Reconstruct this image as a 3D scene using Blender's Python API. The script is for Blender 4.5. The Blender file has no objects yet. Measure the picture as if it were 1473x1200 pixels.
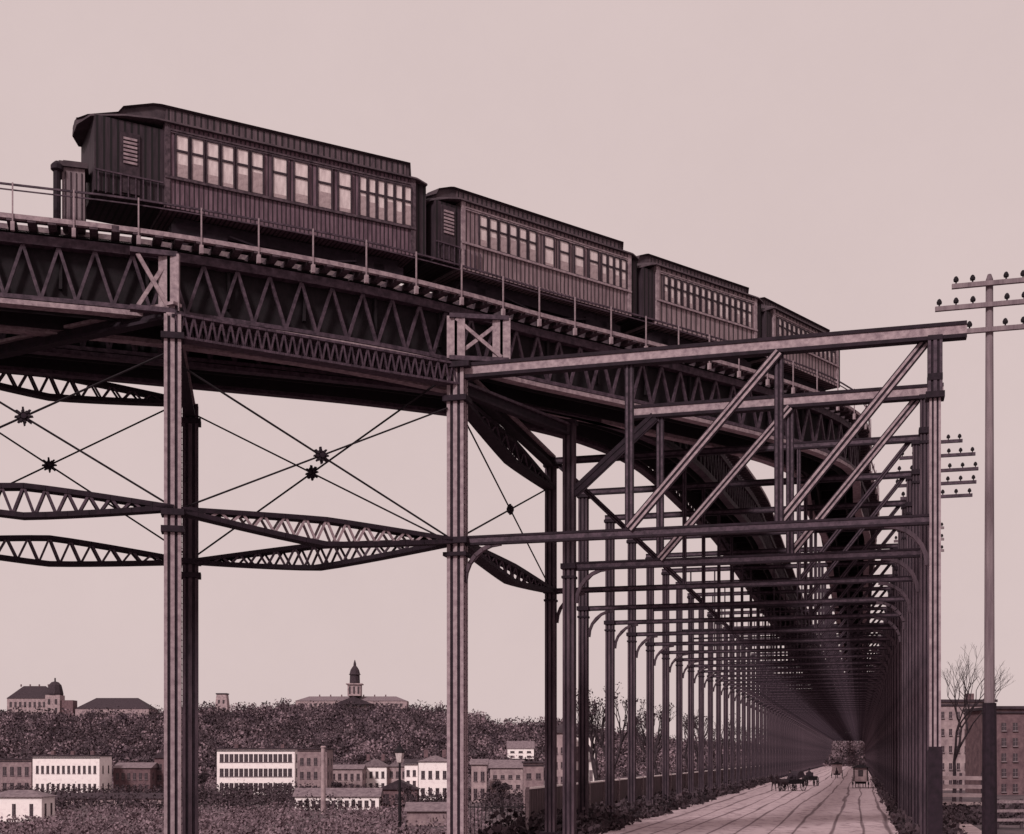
import bpy, math, random
from math import sin, cos, pi, radians, sqrt, atan2
from mathutils import Vector as V, Matrix
random.seed(11)
R = random.random
def U(a, b): return a + (b - a) * random.random()
sc = bpy.context.scene
COL = sc.collection

# ------------------------------------------------------------------ survey
F = 1837.0; CX = 736.5; HY = 1088.0; EYE = 4.0       # focal length (px), centre column, horizon row, eye height
TH = math.atan(501.0 / F); CT, ST = cos(TH), sin(TH) # the avenue runs 15 degrees right of the view axis
def W(x, y, Y): return V(((x - CX) / F * Y, Y, EYE + (HY - y) / F * Y))
def WX(x, Y, z=0.0): return V(((x - CX) / F * Y, Y, z))
def A(u, v, z=0.0): return V((u * CT + v * ST, -u * ST + v * CT, z))   # u across the avenue, v along it
def uv(X, Y): return (X * CT - Y * ST, X * ST + Y * CT)
AV = V((ST, CT, 0)); BV = V((CT, -ST, 0)); UP = V((0, 0, 1))

# ------------------------------------------------------------------ materials
def mat(name, c1, c2=None, scale=4.0, rough=0.8, metal=0.0, detail=6.0, stretch=(1, 1, 1), bump=0.0, p=(0.35, 0.65), spec=0.3):
    m = bpy.data.materials.new(name); m.use_nodes = True
    nt = m.node_tree; N = nt.nodes; L = nt.links
    b = N['Principled BSDF']; b.inputs['Roughness'].default_value = rough; b.inputs['Metallic'].default_value = metal
    b.inputs['Specular IOR Level'].default_value = spec
    if c2 is None: c2 = tuple(x * 0.6 for x in c1)
    tc = N.new('ShaderNodeTexCoord'); mp = N.new('ShaderNodeMapping'); mp.inputs['Scale'].default_value = stretch
    no = N.new('ShaderNodeTexNoise'); no.inputs['Scale'].default_value = scale; no.inputs['Detail'].default_value = detail
    no.inputs['Roughness'].default_value = 0.65
    cr = N.new('ShaderNodeValToRGB'); e = cr.color_ramp.elements
    e[0].position = p[0]; e[0].color = (*c2, 1); e[1].position = p[1]; e[1].color = (*c1, 1)
    L.new(tc.outputs['Object'], mp.inputs['Vector']); L.new(mp.outputs['Vector'], no.inputs['Vector'])
    L.new(no.outputs['Fac'], cr.inputs['Fac']); L.new(cr.outputs['Color'], b.inputs['Base Color'])
    if bump:
        bp = N.new('ShaderNodeBump'); bp.inputs['Strength'].default_value = bump
        L.new(no.outputs['Fac'], bp.inputs['Height']); L.new(bp.outputs['Normal'], b.inputs['Normal'])
    return m
M = {}
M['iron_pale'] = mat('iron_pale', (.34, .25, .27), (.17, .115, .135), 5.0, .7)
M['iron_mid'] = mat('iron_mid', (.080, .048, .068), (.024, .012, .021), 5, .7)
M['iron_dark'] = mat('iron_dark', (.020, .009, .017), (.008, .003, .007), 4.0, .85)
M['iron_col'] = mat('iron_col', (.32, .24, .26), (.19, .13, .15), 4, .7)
M['iron_coldark'] = mat('iron_coldark', (.085, .052, .068), (.026, .014, .022), 2.2, .75, stretch=(1, 1, .25))  # darker twin of the column iron; tone stands in for shade farther back
M['timber'] = mat('timber', (.10, .065, .08), (.03, .018, .025), 6, .9)
M['timber_dark'] = mat('timber_dark', (.05, .03, .04), (.02, .012, .017), 6, .9)
M['rail'] = mat('rail', (.25, .19, .2), (.12, .08, .1), 6, .4, .6)
M['glass'] = mat('glass', (.70, .58, .58), (.38, .29, .30), 5.0, .25, p=(.3, .6), stretch=(1, 1, .2), spec=.6)  # diffuse pale colour stands in for sky seen and mirrored in the panes
M['glass_dark'] = mat('glass_dark', (.06, .04, .05), (.025, .015, .02), 5, .2, spec=.6)
M['roof'] = mat('roof', (.07, .045, .055), (.03, .018, .025), 2.5, .8)
M['white'] = mat('white', (.84, .73, .73), (.60, .48, .50), 1.2, .9, p=(.2, .5))
M['stone'] = mat('stone', (.40, .29, .30), (.22, .15, .165), .8, .9)
M['brick'] = mat('brick', (.17, .10, .11), (.09, .05, .06), 1.4, .9)
M['brickmid'] = mat('brickmid', (.30, .21, .22), (.17, .11, .125), 1.0, .9)
M['slate'] = mat('slate', (.21, .155, .17), (.11, .075, .09), 1.5, .9)
M['slate_dark'] = mat('slate_dark', (.055, .035, .045), (.025, .015, .02), 1.5, .9)
M['pole'] = mat('pole', (.22, .165, .18), (.11, .075, .09), 3, .9, stretch=(1, 1, .1))
M['bark'] = mat('bark', (.05, .032, .04), (.02, .012, .016), 5, .95)
M['leafA'] = mat('leafA', (.25, .17, .195), (.06, .036, .047), .22, .9, detail=8)
M['leafB'] = mat('leafB', (.085, .054, .066), (.016, .009, .013), .5, .9, detail=8)
M['leafC'] = mat('leafC', (.22, .155, .165), (.06, .038, .048), .3, .9, detail=8)
M['grass'] = mat('grass', (.13, .09, .10), (.035, .022, .03), .35, .95, detail=10)
M['hillm'] = mat('hillm', (.12, .08, .095), (.035, .022, .03), .06, .95, detail=10)
M['leafH'] = mat('leafH', (.25, .17, .195), (.035, .02, .03), .075, .9, detail=9, p=(.42, .60))  # clumpy tone puts light and shade of the tree mounds into the colour
M['skin'] = mat('skin', (.35, .24, .24), (.28, .19, .19), 8, .7)
M['cloth'] = mat('cloth', (.04, .025, .035), (.02, .012, .018), 8, .9)
M['cloth_pale'] = mat('cloth_pale', (.4, .3, .31), (.25, .18, .19), 8, .9)
M['hide'] = mat('hide', (.05, .03, .038), (.022, .013, .018), 6, .8)
M['ink'] = mat('ink', (.014, .008, .012), (.008, .005, .007), 6, .9)

def mat_boards(name, c1, c2, pitch, scale=3.0):
    """vertical matchboarding: narrow dark joints every pitch metres along local X"""
    m = mat(name, c1, c2, scale, .75, stretch=(3, 3, .4)); nt = m.node_tree; N = nt.nodes; L = nt.links
    b = N['Principled BSDF']; cr = [n for n in N if n.bl_idname == 'ShaderNodeValToRGB'][0]
    tc = [n for n in N if n.bl_idname == 'ShaderNodeTexCoord'][0]
    sx = N.new('ShaderNodeSeparateXYZ'); L.new(tc.outputs['Object'], sx.inputs[0])
    d = N.new('ShaderNodeMath'); d.operation = 'DIVIDE'; d.inputs[1].default_value = pitch; L.new(sx.outputs['X'], d.inputs[0])
    fr = N.new('ShaderNodeMath'); fr.operation = 'FRACT'; L.new(d.outputs[0], fr.inputs[0])
    lt = N.new('ShaderNodeMath'); lt.operation = 'LESS_THAN'; lt.inputs[1].default_value = .34; L.new(fr.outputs[0], lt.inputs[0])
    mx = N.new('ShaderNodeMix'); mx.data_type = 'RGBA'; mx.inputs['B'].default_value = (*[x * .35 for x in c2], 1)
    L.new(lt.outputs[0], mx.inputs['Factor']); L.new(cr.outputs['Color'], mx.inputs['A']); L.new(mx.outputs['Result'], b.inputs['Base Color'])
    return m
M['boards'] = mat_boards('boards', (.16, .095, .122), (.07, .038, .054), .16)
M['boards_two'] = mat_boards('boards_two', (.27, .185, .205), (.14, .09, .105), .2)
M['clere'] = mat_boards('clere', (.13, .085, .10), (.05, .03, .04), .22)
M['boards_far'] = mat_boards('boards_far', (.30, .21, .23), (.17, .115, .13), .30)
M['boards_dark'] = mat_boards('boards_dark', (.04, .022, .032), (.018, .01, .015), .22)
M['fence'] = mat_boards('fence', (.16, .10, .115), (.08, .05, .06), .35)

def mat_road():
    m = bpy.data.materials.new('road'); m.use_nodes = True; nt = m.node_tree; N = nt.nodes; L = nt.links
    b = N['Principled BSDF']; b.inputs['Roughness'].default_value = .95; b.inputs['Specular IOR Level'].default_value = .1
    tc = N.new('ShaderNodeTexCoord'); mp = N.new('ShaderNodeMapping')
    mr_ = N.new('ShaderNodeMapping'); mr_.inputs['Rotation'].default_value = (0, 0, TH); mp.inputs['Scale'].default_value = (1, .03, 1)
    L.new(tc.outputs['Object'], mr_.inputs['Vector']); L.new(mr_.outputs['Vector'], mp.inputs['Vector'])
    n1 = N.new('ShaderNodeTexNoise'); n1.inputs['Scale'].default_value = 1.3; n1.inputs['Detail'].default_value = 4; n1.inputs['Distortion'].default_value = .4
    L.new(mp.outputs['Vector'], n1.inputs['Vector'])
    wv = N.new('ShaderNodeTexWave'); wv.bands_direction = 'X'; wv.inputs['Scale'].default_value = .21; wv.inputs['Distortion'].default_value = 7; wv.inputs['Detail'].default_value = 4; wv.inputs['Detail Scale'].default_value = 1.2; wv.inputs['Detail Roughness'].default_value = .6
    L.new(mp.outputs['Vector'], wv.inputs['Vector'])
    c1 = N.new('ShaderNodeValToRGB'); e = c1.color_ramp.elements
    e[0].position = .0; e[0].color = (.17, .115, .13, 1); e[1].position = .07; e[1].color = (.50, .375, .405, 1)
    L.new(wv.outputs['Fac'], c1.inputs['Fac'])
    n2 = N.new('ShaderNodeTexNoise'); n2.inputs['Scale'].default_value = 1.1; n2.inputs['Detail'].default_value = 9; n2.inputs['Roughness'].default_value = .75
    mp2 = N.new('ShaderNodeMapping'); mp2.inputs['Scale'].default_value = (1.2, .5, 1); L.new(tc.outputs['Object'], mp2.inputs['Vector']); L.new(mp2.outputs['Vector'], n2.inputs['Vector'])
    c2 = N.new('ShaderNodeValToRGB'); e = c2.color_ramp.elements
    e[0].position = .36; e[0].color = (.5, .46, .47, 1); e[1].position = .5; e[1].color = (1, 1, 1, 1)
    L.new(n2.outputs['Fac'], c2.inputs['Fac'])
    mx = N.new('ShaderNodeMix'); mx.data_type = 'RGBA'; mx.blend_type = 'MULTIPLY'; mx.inputs['Factor'].default_value = 1
    L.new(c1.outputs['Color'], mx.inputs['A']); L.new(c2.outputs['Color'], mx.inputs['B']); L.new(mx.outputs['Result'], b.inputs['Base Color'])
    bp = N.new('ShaderNodeBump'); bp.inputs['Strength'].default_value = .5; L.new(n1.outputs['Fac'], bp.inputs['Height']); L.new(bp.outputs['Normal'], b.inputs['Normal'])
    return m
M['road'] = mat_road()

# ------------------------------------------------------------------ mesh tools
class MB:
    def __init__(s): s.v = []; s.f = []; s.mi = []; s.cur = 0
    def add(s, vs, fs):
        k = len(s.v); s.v += [tuple(p) for p in vs]; s.f += [tuple(k + i for i in f) for f in fs]; s.mi += [s.cur] * len(fs)
    def bar(s, p, q, w, h, up=UP, e=0.0):
        p = V(p); q = V(q); d = (q - p)
        if d.length < 1e-6: return
        d.normalize(); p = p - d * e; q = q + d * e
        sd = d.cross(up)
        if sd.length < 1e-4: sd = d.cross(V((1, 0, 0)))
        sd.normalize(); u2 = sd.cross(d).normalized()
        a = sd * (w / 2); b = u2 * (h / 2)
        s.add([p - a - b, p + a - b, p + a + b, p - a + b, q - a - b, q + a - b, q + a + b, q - a + b],
              [(0, 1, 2, 3), (7, 6, 5, 4), (0, 4, 5, 1), (1, 5, 6, 2), (2, 6, 7, 3), (3, 7, 4, 0)])
    def box(s, c, sx, sy, sz, ax=V((1, 0, 0)), ay=V((0, 1, 0))):
        c = V(c); a = V(ax) * sx / 2; b = V(ay) * sy / 2; z = UP * sz / 2
        s.add([c - a - b - z, c + a - b - z, c + a + b - z, c - a + b - z, c - a - b + z, c + a - b + z, c + a + b + z, c - a + b + z],
              [(3, 2, 1, 0), (4, 5, 6, 7), (0, 1, 5, 4), (1, 2, 6, 5), (2, 3, 7, 6), (3, 0, 4, 7)])
    def tube(s, pts, rs, n=6):
        pts = [V(p) for p in pts]
        if not hasattr(rs, '__len__'): rs = [rs] * len(pts)
        rings = []; prev = None
        for i, p in enumerate(pts):
            d = (pts[min(i + 1, len(pts) - 1)] - pts[max(i - 1, 0)]).normalized()
            a = d.cross(UP) if prev is None else prev - d * prev.dot(d)
            if a.length < 1e-3: a = d.cross(V((1, 0, 0)))
            a.normalize(); prev = a; b = d.cross(a)
            rings += [p + (a * cos(2 * pi * k / n) + b * sin(2 * pi * k / n)) * rs[i] for k in range(n)]
        fs = []
        for i in range(len(pts) - 1):
            for k in range(n):
                fs.append((i * n + k, i * n + (k + 1) % n, (i + 1) * n + (k + 1) % n, (i + 1) * n + k))
        fs.append(tuple(range(n))[::-1]); fs.append(tuple((len(pts) - 1) * n + k for k in range(n)))
        s.add(rings, fs)
    def prism(s, poly, z0, z1, fn=None):
        """vertical prism over an (x, y) outline"""
        n = len(poly); fn = fn or (lambda x, y, z: (x, y, z))
        s.add([fn(x, y, z0) for x, y in poly] + [fn(x, y, z1) for x, y in poly],
              [tuple(range(n))[::-1], tuple(range(n, 2 * n))] + [(i, (i + 1) % n, n + (i + 1) % n, n + i) for i in range(n)])
    def lathe(s, c, prof, n=12):
        c = V(c); vs = []; fs = []
        for r, z in prof: vs += [c + V((r * cos(2 * pi * k / n), r * sin(2 * pi * k / n), z)) for k in range(n)]
        for i in range(len(prof) - 1):
            for k in range(n): fs.append((i * n + k, i * n + (k + 1) % n, (i + 1) * n + (k + 1) % n, (i + 1) * n + k))
        fs.append(tuple(range(n))[::-1]); fs.append(tuple((len(prof) - 1) * n + k for k in range(n)))
        s.add(vs, fs)
    def mesh(s, name, ms):
        me = bpy.data.meshes.new(name); me.from_pydata(s.v, [], s.f)
        for m in (ms if isinstance(ms, (list, tuple)) else [ms]): me.materials.append(M[m])
        if any(s.mi): me.polygons.foreach_set('material_index', s.mi)
        me.update(); return me
    def build(s, name, ms, parent=None):
        o = bpy.data.objects.new(name, s.mesh(name, ms)); COL.objects.link(o); o.parent = parent; return o
def tag(o, label=None, cat=None, group=None, kind=None):
    if label: o['label'] = label
    if cat: o['category'] = cat
    if group: o['group'] = group
    if kind: o['kind'] = kind
    return o
def empty(name, loc=(0, 0, 0), rz=0.0):
    o = bpy.data.objects.new(name, None); COL.objects.link(o); o.location = loc; o.rotation_euler = (0, 0, rz); o.empty_display_size = .3; return o
def dup(o, parent=None):
    c = o.copy(); COL.objects.link(c); c.parent = parent
    for ch in list(o.children): dup(ch, c)
    return c
def child(name, me, parent, loc=(0, 0, 0), rz=0):
    o = bpy.data.objects.new(name, me); COL.objects.link(o); o.parent = parent; o.location = loc; o.rotation_euler = (0, 0, rz); return o

# ------------------------------------------------------------------ camera, light, sky
cam = bpy.data.objects.new('camera', bpy.data.cameras.new('camera')); COL.objects.link(cam); sc.camera = cam
cam.location = (0, 0, EYE); cam.rotation_euler = (pi / 2, 0, 0)
cam.data.sensor_width = 36; cam.data.lens = F / 1473 * 36
cam.data.shift_y = (HY - 600) / 1473.0; cam.data.clip_end = 12000; cam.data.clip_start = .1
SUN_EL = radians(38); SUN_AZ = V((-.42, -.80, 0)).normalized()
sd = V((SUN_AZ.x * cos(SUN_EL), SUN_AZ.y * cos(SUN_EL), sin(SUN_EL)))
sl = bpy.data.lights.new('sun', 'SUN'); sl.energy = 3.1; sl.angle = radians(9); sl.color = (1, .93, .9)
so = bpy.data.objects.new('sun', sl); COL.objects.link(so); so.rotation_euler = sd.to_track_quat('Z', 'Y').to_euler(); so.location = (0, 0, 60)
w = bpy.data.worlds.new('World'); sc.world = w; w.use_nodes = True
N = w.node_tree.nodes; L = w.node_tree.links
bg = N['Background']
sky = N.new('ShaderNodeTexSky'); sky.sky_type = 'NISHITA'; sky.sun_disc = False; sky.sun_elevation = SUN_EL
sky.sun_rotation = atan2(SUN_AZ.x, SUN_AZ.y); sky.dust_density = 6
bw = N.new('ShaderNodeRGBToBW'); L.new(sky.outputs[0], bw.inputs[0])
# a dull, evenly veiled mauve sky: the Nishita brightness is only a faint variation under the cloud veil
mr = N.new('ShaderNodeMapRange'); mr.inputs['From Min'].default_value = 0; mr.inputs['From Max'].default_value = 12; mr.inputs['To Min'].default_value = 9.4; mr.inputs['To Max'].default_value = 10.1
L.new(bw.outputs[0], mr.inputs['Value'])
tc = N.new('ShaderNodeTexCoord'); no = N.new('ShaderNodeTexNoise'); no.inputs['Scale'].default_value = 3; no.inputs['Detail'].default_value = 12; no.inputs['Roughness'].default_value = .75
L.new(tc.outputs['Generated'], no.inputs['Vector'])
m2 = N.new('ShaderNodeMapRange'); m2.inputs['To Min'].default_value = .93; m2.inputs['To Max'].default_value = 1.07; L.new(no.outputs['Fac'], m2.inputs['Value'])
mm = N.new('ShaderNodeMath'); mm.operation = 'MULTIPLY'; L.new(mr.outputs[0], mm.inputs[0]); L.new(m2.outputs[0], mm.inputs[1])
vm = N.new('ShaderNodeVectorMath'); vm.operation = 'SCALE'; vm.inputs[0].default_value = (.705, .57, .56)
L.new(mm.outputs[0], vm.inputs['Scale']); L.new(vm.outputs[0], bg.inputs['Color']); bg.inputs['Strength'].default_value = .1
sc.view_settings.view_transform = 'Standard'; sc.view_settings.look = 'None'; sc.view_settings.exposure = 0; sc.view_settings.gamma = 1

# ------------------------------------------------------------------ ground
PLAIN = -5.0
def gz(X, Y):
    u, v = uv(X, Y)
    if u > -17: z = 0.0
    elif u > -25: t = (-17 - u) / 8; z = PLAIN * t * t * (3 - 2 * t)
    else: z = PLAIN
    if Y > 430: z += 0
    return z
def axis(lo, hi, fine, n):
    pts = []; x = lo
    return pts
us = [-3000, -1200, -600, -300, -150, -80, -50, -35] + [-28 + .5 * i for i in range(0, 26)] + [-14.6, -10, -5, 0, 3.4, 6, 10, 20, 50, 120, 300, 800, 3000]
vs_ = [-60, -20, 0, 20, 40, 60, 80, 100, 130, 170, 220, 300, 400, 550, 800, 1200, 2000, 3500, 6000]
g = MB()
vv = [];
for v in vs_:
    for u in us:
        p = A(u, v); vv.append((p.x, p.y, gz(p.x, p.y) - .004))
nu = len(us)
g.add(vv, [(j * nu + i, j * nu + i + 1, (j + 1) * nu + i + 1, (j + 1) * nu + i) for j in range(len(vs_) - 1) for i in range(nu - 1)])
tag(g.build('ground', 'grass'), kind='structure')
rd = MB()
for j in range(38):
    v0, v1 = -20 + j * 20, j * 20
    rd.add([A(-14.9, v0, .004), A(3.3, v0, .004), A(3.3, v1, .004), A(-14.9, v1, .004)], [(0, 1, 2, 3)])
tag(rd.build('road', 'road'), kind='structure')
pv = MB()
for j in range(15): pv.bar(A(4.9, 20 + j * 14), A(4.9, 34 + j * 14), 2.6, .12)
tag(pv.build('pavement', 'stone'), kind='structure')

# ------------------------------------------------------------------ foliage
def leaves(mb, c, r, n, s, flat=.75):
    """n leaf-sized quads through an ellipsoid's volume"""
    c = V(c)
    for _ in range(n):
        a = U(0, 2 * pi); z = U(-1, 1); q = sqrt(1 - z * z); rr = (R() ** .45)
        p = c + V((cos(a) * q * r[0] * rr, sin(a) * q * r[1] * rr, z * r[2] * rr))
        d = V((U(-1, 1), U(-1, 1), U(-.6, 1))).normalized(); e = d.cross(V((U(-1, 1), U(-1, 1), U(-1, 1)))).normalized(); f = d.cross(e)
        k = s * U(.5, 1.3)
        mb.add([p - e * k, p + f * k * flat, p + e * k, p - f * k * flat], [(0, 1, 2, 3)])

# ------------------------------------------------------------------ hill with its woods
prof = [(-500, 1030), (-100, 1028), (25, 1028), (100, 1031), (215, 1032), (285, 1023), (330, 1027), (380, 1024), (420, 1018), (590, 1020), (640, 1029),
        (690, 1038), (725, 1052), (765, 1047), (800, 1045), (900, 1062), (1000, 1075), (1200, 1084)]
def crest(x):
    for (a, b), (c, d) in zip(prof, prof[1:]):
        if a <= x <= c: return b + (d - b) * (x - a) / (c - a)
    return 1084
HB, HT = 470.0, 900.0
def hz(x, Y):
    top = EYE + (HY - crest(x) + 3) / F * HT
    t = min(1, max(0, (Y - HB) / (HT - HB))); t = t ** .85
    if Y > HT: return top
    return PLAIN - .5 + (top - PLAIN) * t
hb = MB(); xs = list(range(-500, 1201, 20)); Ys = [HB + 43 * i for i in range(11)] + [1100, 1400]
hb.add([WX(x, Y, hz(x, Y)) for Y in Ys for x in xs], [(j * len(xs) + i, j * len(xs) + i + 1, (j + 1) * len(xs) + i + 1, (j + 1) * len(xs) + i) for j in range(len(Ys) - 1) for i in range(len(xs) - 1)])
tag(hb.build('hill', 'hillm'), kind='structure')
wd = [MB(), MB()]
for i in range(2300):
    x = U(-40, 1240); Y = HB + (HT - HB) * R() ** 1.1
    if Y > 850 and (415 < x < 590 or 95 < x < 222 or 0 < x < 95 or 305 < x < 335): continue
    z = hz(x, Y); r = U(2.6, 6.2) * (.8 + .25 * Y / HT)
    k_ = 0 if R() < .55 else 1
    leaves(wd[k_], WX(x, Y, z + r * .4), (r * 1.15, r * 1.0, r * 1.0), 95, r * .13)
for i in range(1500):
    x = U(-40, 1240); Y = HB + (HT - HB) * R()
    leaves(wd[1], WX(x, Y, hz(x, Y) + 1), (6, 5, 2), 30, .8)
wo = MB(); wo.v = wd[0].v; wo.f = wd[0].f; wo.mi = [0] * len(wd[0].f); k0 = len(wo.v)
wo.v += wd[1].v; wo.f += [tuple(k0 + i for i in f) for f in wd[1].f]; wo.mi += [1] * len(wd[1].f)
tag(wo.build('hillside_woods', ['leafH', 'leafB']), 'dense wood covering the long hill behind the town', 'woods', kind='stuff')

# ------------------------------------------------------------------ curves of the two tracks
def catmull(P, step=.4):
    out = []
    for i in range(1, len(P) - 2):
        p0, p1, p2, p3 = [V((*q, 0)) for q in P[i - 1:i + 3]]
        n = max(2, int((p2 - p1).length / step))
        for k in range(n):
            t = k / n
            out.append(.5 * ((2 * p1) + (-p0 + p2) * t + (2 * p0 - 5 * p1 + 4 * p2 - p3) * t * t + (-p0 + 3 * p1 - 3 * p2 + p3) * t ** 3))
    return out
class Curve:
    def __init__(s, P):
        s.p = catmull(P); s.s = [0]
        for a, b in zip(s.p, s.p[1:]): s.s.append(s.s[-1] + (b - a).length)
        s.len = s.s[-1]
    def at(s, d):
        import bisect
        i = min(max(bisect.bisect(s.s, d) - 1, 0), len(s.p) - 2)
        t = (d - s.s[i]) / (s.s[i + 1] - s.s[i]); a, b = s.p[i], s.p[i + 1]
        i0, i1 = max(i - 2, 0), min(i + 3, len(s.p) - 1)
        return a.lerp(b, t), (s.p[i1] - s.p[i0]).normalized()
    def off(s, d, r, h):      # r metres to the near side, h above the eye
        p, t = s.at(d); return p + V((t.y, -t.x, 0)) * r + UP * (EYE + h)
    def find_x(s, x, r):      # arc length whose near-side offset point falls at bearing x
        best = min(range(0, int(s.len * 10)), key=lambda k: abs((lambda q: CX + F * q.x / q.y)(s.off(k / 10, r, 0)) - x) if k / 10 < 75 else 1e9)
        return best / 10
def far(u, v): p = A(u, v); return (p.x, p.y)
outer_e = [(-44, 33), (-33, 35.6), (-24, 38.2), (-15.7, 40.6), (-11.3, 42.0), (-5.75, 44.7), (-2.08, 47.1), (1.19, 49.7), (4.66, 52.2), (8.2, 54.9), (11.8, 57.8), (15.6, 61.6), (18.2, 66.0)]
# centre line = edge line moved 1.9 m away from the viewer
oc = []
for i, p in enumerate(outer_e):
    a = V((*outer_e[max(i - 1, 0)], 0)); b = V((*outer_e[min(i + 1, len(outer_e) - 1)], 0)); t = (b - a).normalized()
    q = V((*p, 0)) - V((t.y, -t.x, 0)) * 1.9; oc.append((q.x, q.y))
OUT = Curve(oc + [far(-1.5, 78.5), far(-.9, 88), far(-.9, 100), far(-.9, 140), far(-.9, 220), far(-.9, 340), far(-.9, 520), far(-.9, 690), far(-.9, 720)])
INN = Curve([(-48, 40), (-36, 42), (-27, 44), (-19, 46.6), (-12, 49.0), (-5, 51.6), (0.5, 54.6), (4.6, 58.6), (7.8, 64.3), far(-8.6, 75.5), far(-8, 86), far(-8, 98), far(-8, 140), far(-8, 220), far(-8, 340), far(-8, 520), far(-8, 690), far(-8, 720)])

def sweep(mb, c, r, h, wdt, hgt, s0, s1, step=1.2):
    n = max(1, int((s1 - s0) / step)); pr = None
    for k in range(n + 1):
        q = c.off(s0 + (s1 - s0) * k / n, r, h)
        if pr is not None: mb.bar(pr, q, wdt, hgt, e=.004)
        pr = q
def sweep_plate(mb, c, r, h0, h1, th, s0, s1, step=1.2):
    n = max(1, int((s1 - s0) / step))
    for k in range(n):
        a = s0 + (s1 - s0) * k / n; b = s0 + (s1 - s0) * (k + 1) / n
        p, q = c.off(a, r, (h0 + h1) / 2), c.off(b, r, (h0 + h1) / 2); mb.bar(p, q, th, h1 - h0)
def track(name, c, label, near_mat, lat_pitch, rail_to, s_end):
    t = empty(name, c.off(2, 0, -EYE)); t.location.z = 0
    inv = -t.location
    def fin(mb, nm, m):
        mb.v = [tuple(V(p) + inv) for p in mb.v]; return mb.build(nm, m, t)
    S0, S1 = 1.0, s_end
    for side in (1, -1):
        g = MB(); g.cur = 0
        g.cur = 1; sweep(g, c, side * 1.35, 14.75, .36, .14, S0, S1); sweep(g, c, side * 1.35, 16.62, .34, .30, S0, S1); g.cur = 0; sweep(g, c, side * 1.35, 14.56, .42, .16, S0, S1)
        g.cur = 1
        s = S0; k = 0
        while s < S1 - lat_pitch:
            a = c.off(s, side * 1.40, 14.75); b = c.off(s + lat_pitch / 2, side * 1.40, 16.5); d = c.off(s + lat_pitch, side * 1.40, 14.75)
            g.bar(a, b, .10, .10); g.bar(b, d, .10, .10)
            s += lat_pitch; k += 1
        fin(g, 'lattice_girder', [near_mat, 'iron_mid'])
    g = MB()
    for r in (.72, -.72): sweep_plate(g, c, r, 14.5, 16.9, .06, S0, S1)
    sweep_plate(g, c, 1.12, 14.9, 16.8, .03, S0, S1)
    s = S0
    while s < S1: g.bar(c.off(s, -1.3, 15.9), c.off(s, 1.3, 15.9), .1, 1.4); s += 2.6
    # solid soffit plates, added so the inside of the deck stays dark
    n = int((S1 - S0) / 1.2)
    for k in range(n):
        a, b = S0 + (S1 - S0) * k / n, S0 + (S1 - S0) * (k + 1) / n
        g.bar(c.off(a, 0, 16.93), c.off(b, 0, 16.93), 2.5, .04)
    fin(g, 'stringer', 'ink')  # solid stringers added for a dark interior; ink colour stands in for shade
    g = MB(); s = S0; k = 0
    tie = MB(); tie.box((0, 0, 0), .26, 4.1, .2); tme = tie.mesh('sleeper', 'timber')
    rest = MB()
    while s < S1:
        p, tg = c.at(s)
        if k < 100 and s < 90 and s > 6:
            o = child('sleeper', tme, t, p + UP * (EYE + 17.06) + inv, atan2(tg.y, tg.x)); k += 1
        else: rest.box(p + UP * (EYE + 17.06), .26, 4.1, .2, tg, V((-tg.y, tg.x, 0)))
        s += .62
    tag(fin(rest, 'sleepers', 'timber'), kind='stuff')
    for r in (.74, -.74):
        g = MB(); sweep(g, c, r, 17.25, .09, .17, S0, S1); fin(g, 'rail', 'rail')
    for side in (1, -1):
        g = MB(); sweep(g, c, side * 1.98, 17.1, .16, .15, S0, S1); g.cur = 1; sweep(g, c, side * 1.62, 17.2, .5, .05, S0, S1); fin(g, 'walkway', ['iron_pale', 'timber'])
    if rail_to:
        g = MB(); sweep(g, c, 1.98, 18.12, .05, .06, S0, rail_to); sweep(g, c, 1.98, 17.95, .03, .04, S0, rail_to); fin(g, 'handrail', 'iron_mid')
        po = MB(); po.bar((0, 0, 0), (0, 0, 1.24), .04, .045); po.bar((0, 0, 0), (0, .0, -.28), .12, .12); pme = po.mesh('railing_post', 'iron_pale'); s = 3
        while s < rail_to:
            p, tg = c.at(s); child('railing_post', pme, t, c.off(s, 1.98 + .1, 16.9) + inv, atan2(tg.y, tg.x)); s += 1.85
    tag(t, label, 'railway track')
    return t
track('elevated_track', OUT, 'near elevated railway track on lattice girders carrying the passenger train', 'iron_pale', 1.1, 110, 700)
track('elevated_track', INN, 'empty elevated track curving behind and below left of the train', 'iron_mid', .9, 0, 700)

# ------------------------------------------------------------------ portal frames along the avenue
HTOP, HLOW = 14.12, 7.9
def grooved(wd, dp):
    a, b = wd / 2, dp / 2; g = .035
    pts = []
    def side(p, q, n, nx, ny):
        out = []
        for k in range(n):
            t0, t1 = k / n, (k + 1) / n; e = .09 / n * 1.2
            for t, s in ((t0, 1), (t0 + e, 1), (t0 + e, 0), (t1 - e, 0), (t1 - e, 1)):
                x = p[0] + (q[0] - p[0]) * t; y = p[1] + (q[1] - p[1]) * t
                out.append((x - nx * (0 if s else g), y - ny * (0 if s else g)))
        return out
    pts += side((-a, -b), (a, -b), 3, 0, -1) + side((a, -b), (a, b), 2, 1, 0) + side((a, b), (-a, b), 3, 0, 1) + side((-a, b), (-a, -b), 2, -1, 0)
    res = []
    for q in pts:
        if not res or (abs(q[0] - res[-1][0]) + abs(q[1] - res[-1][1])) > 1e-5: res.append(q)
    return res
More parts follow.
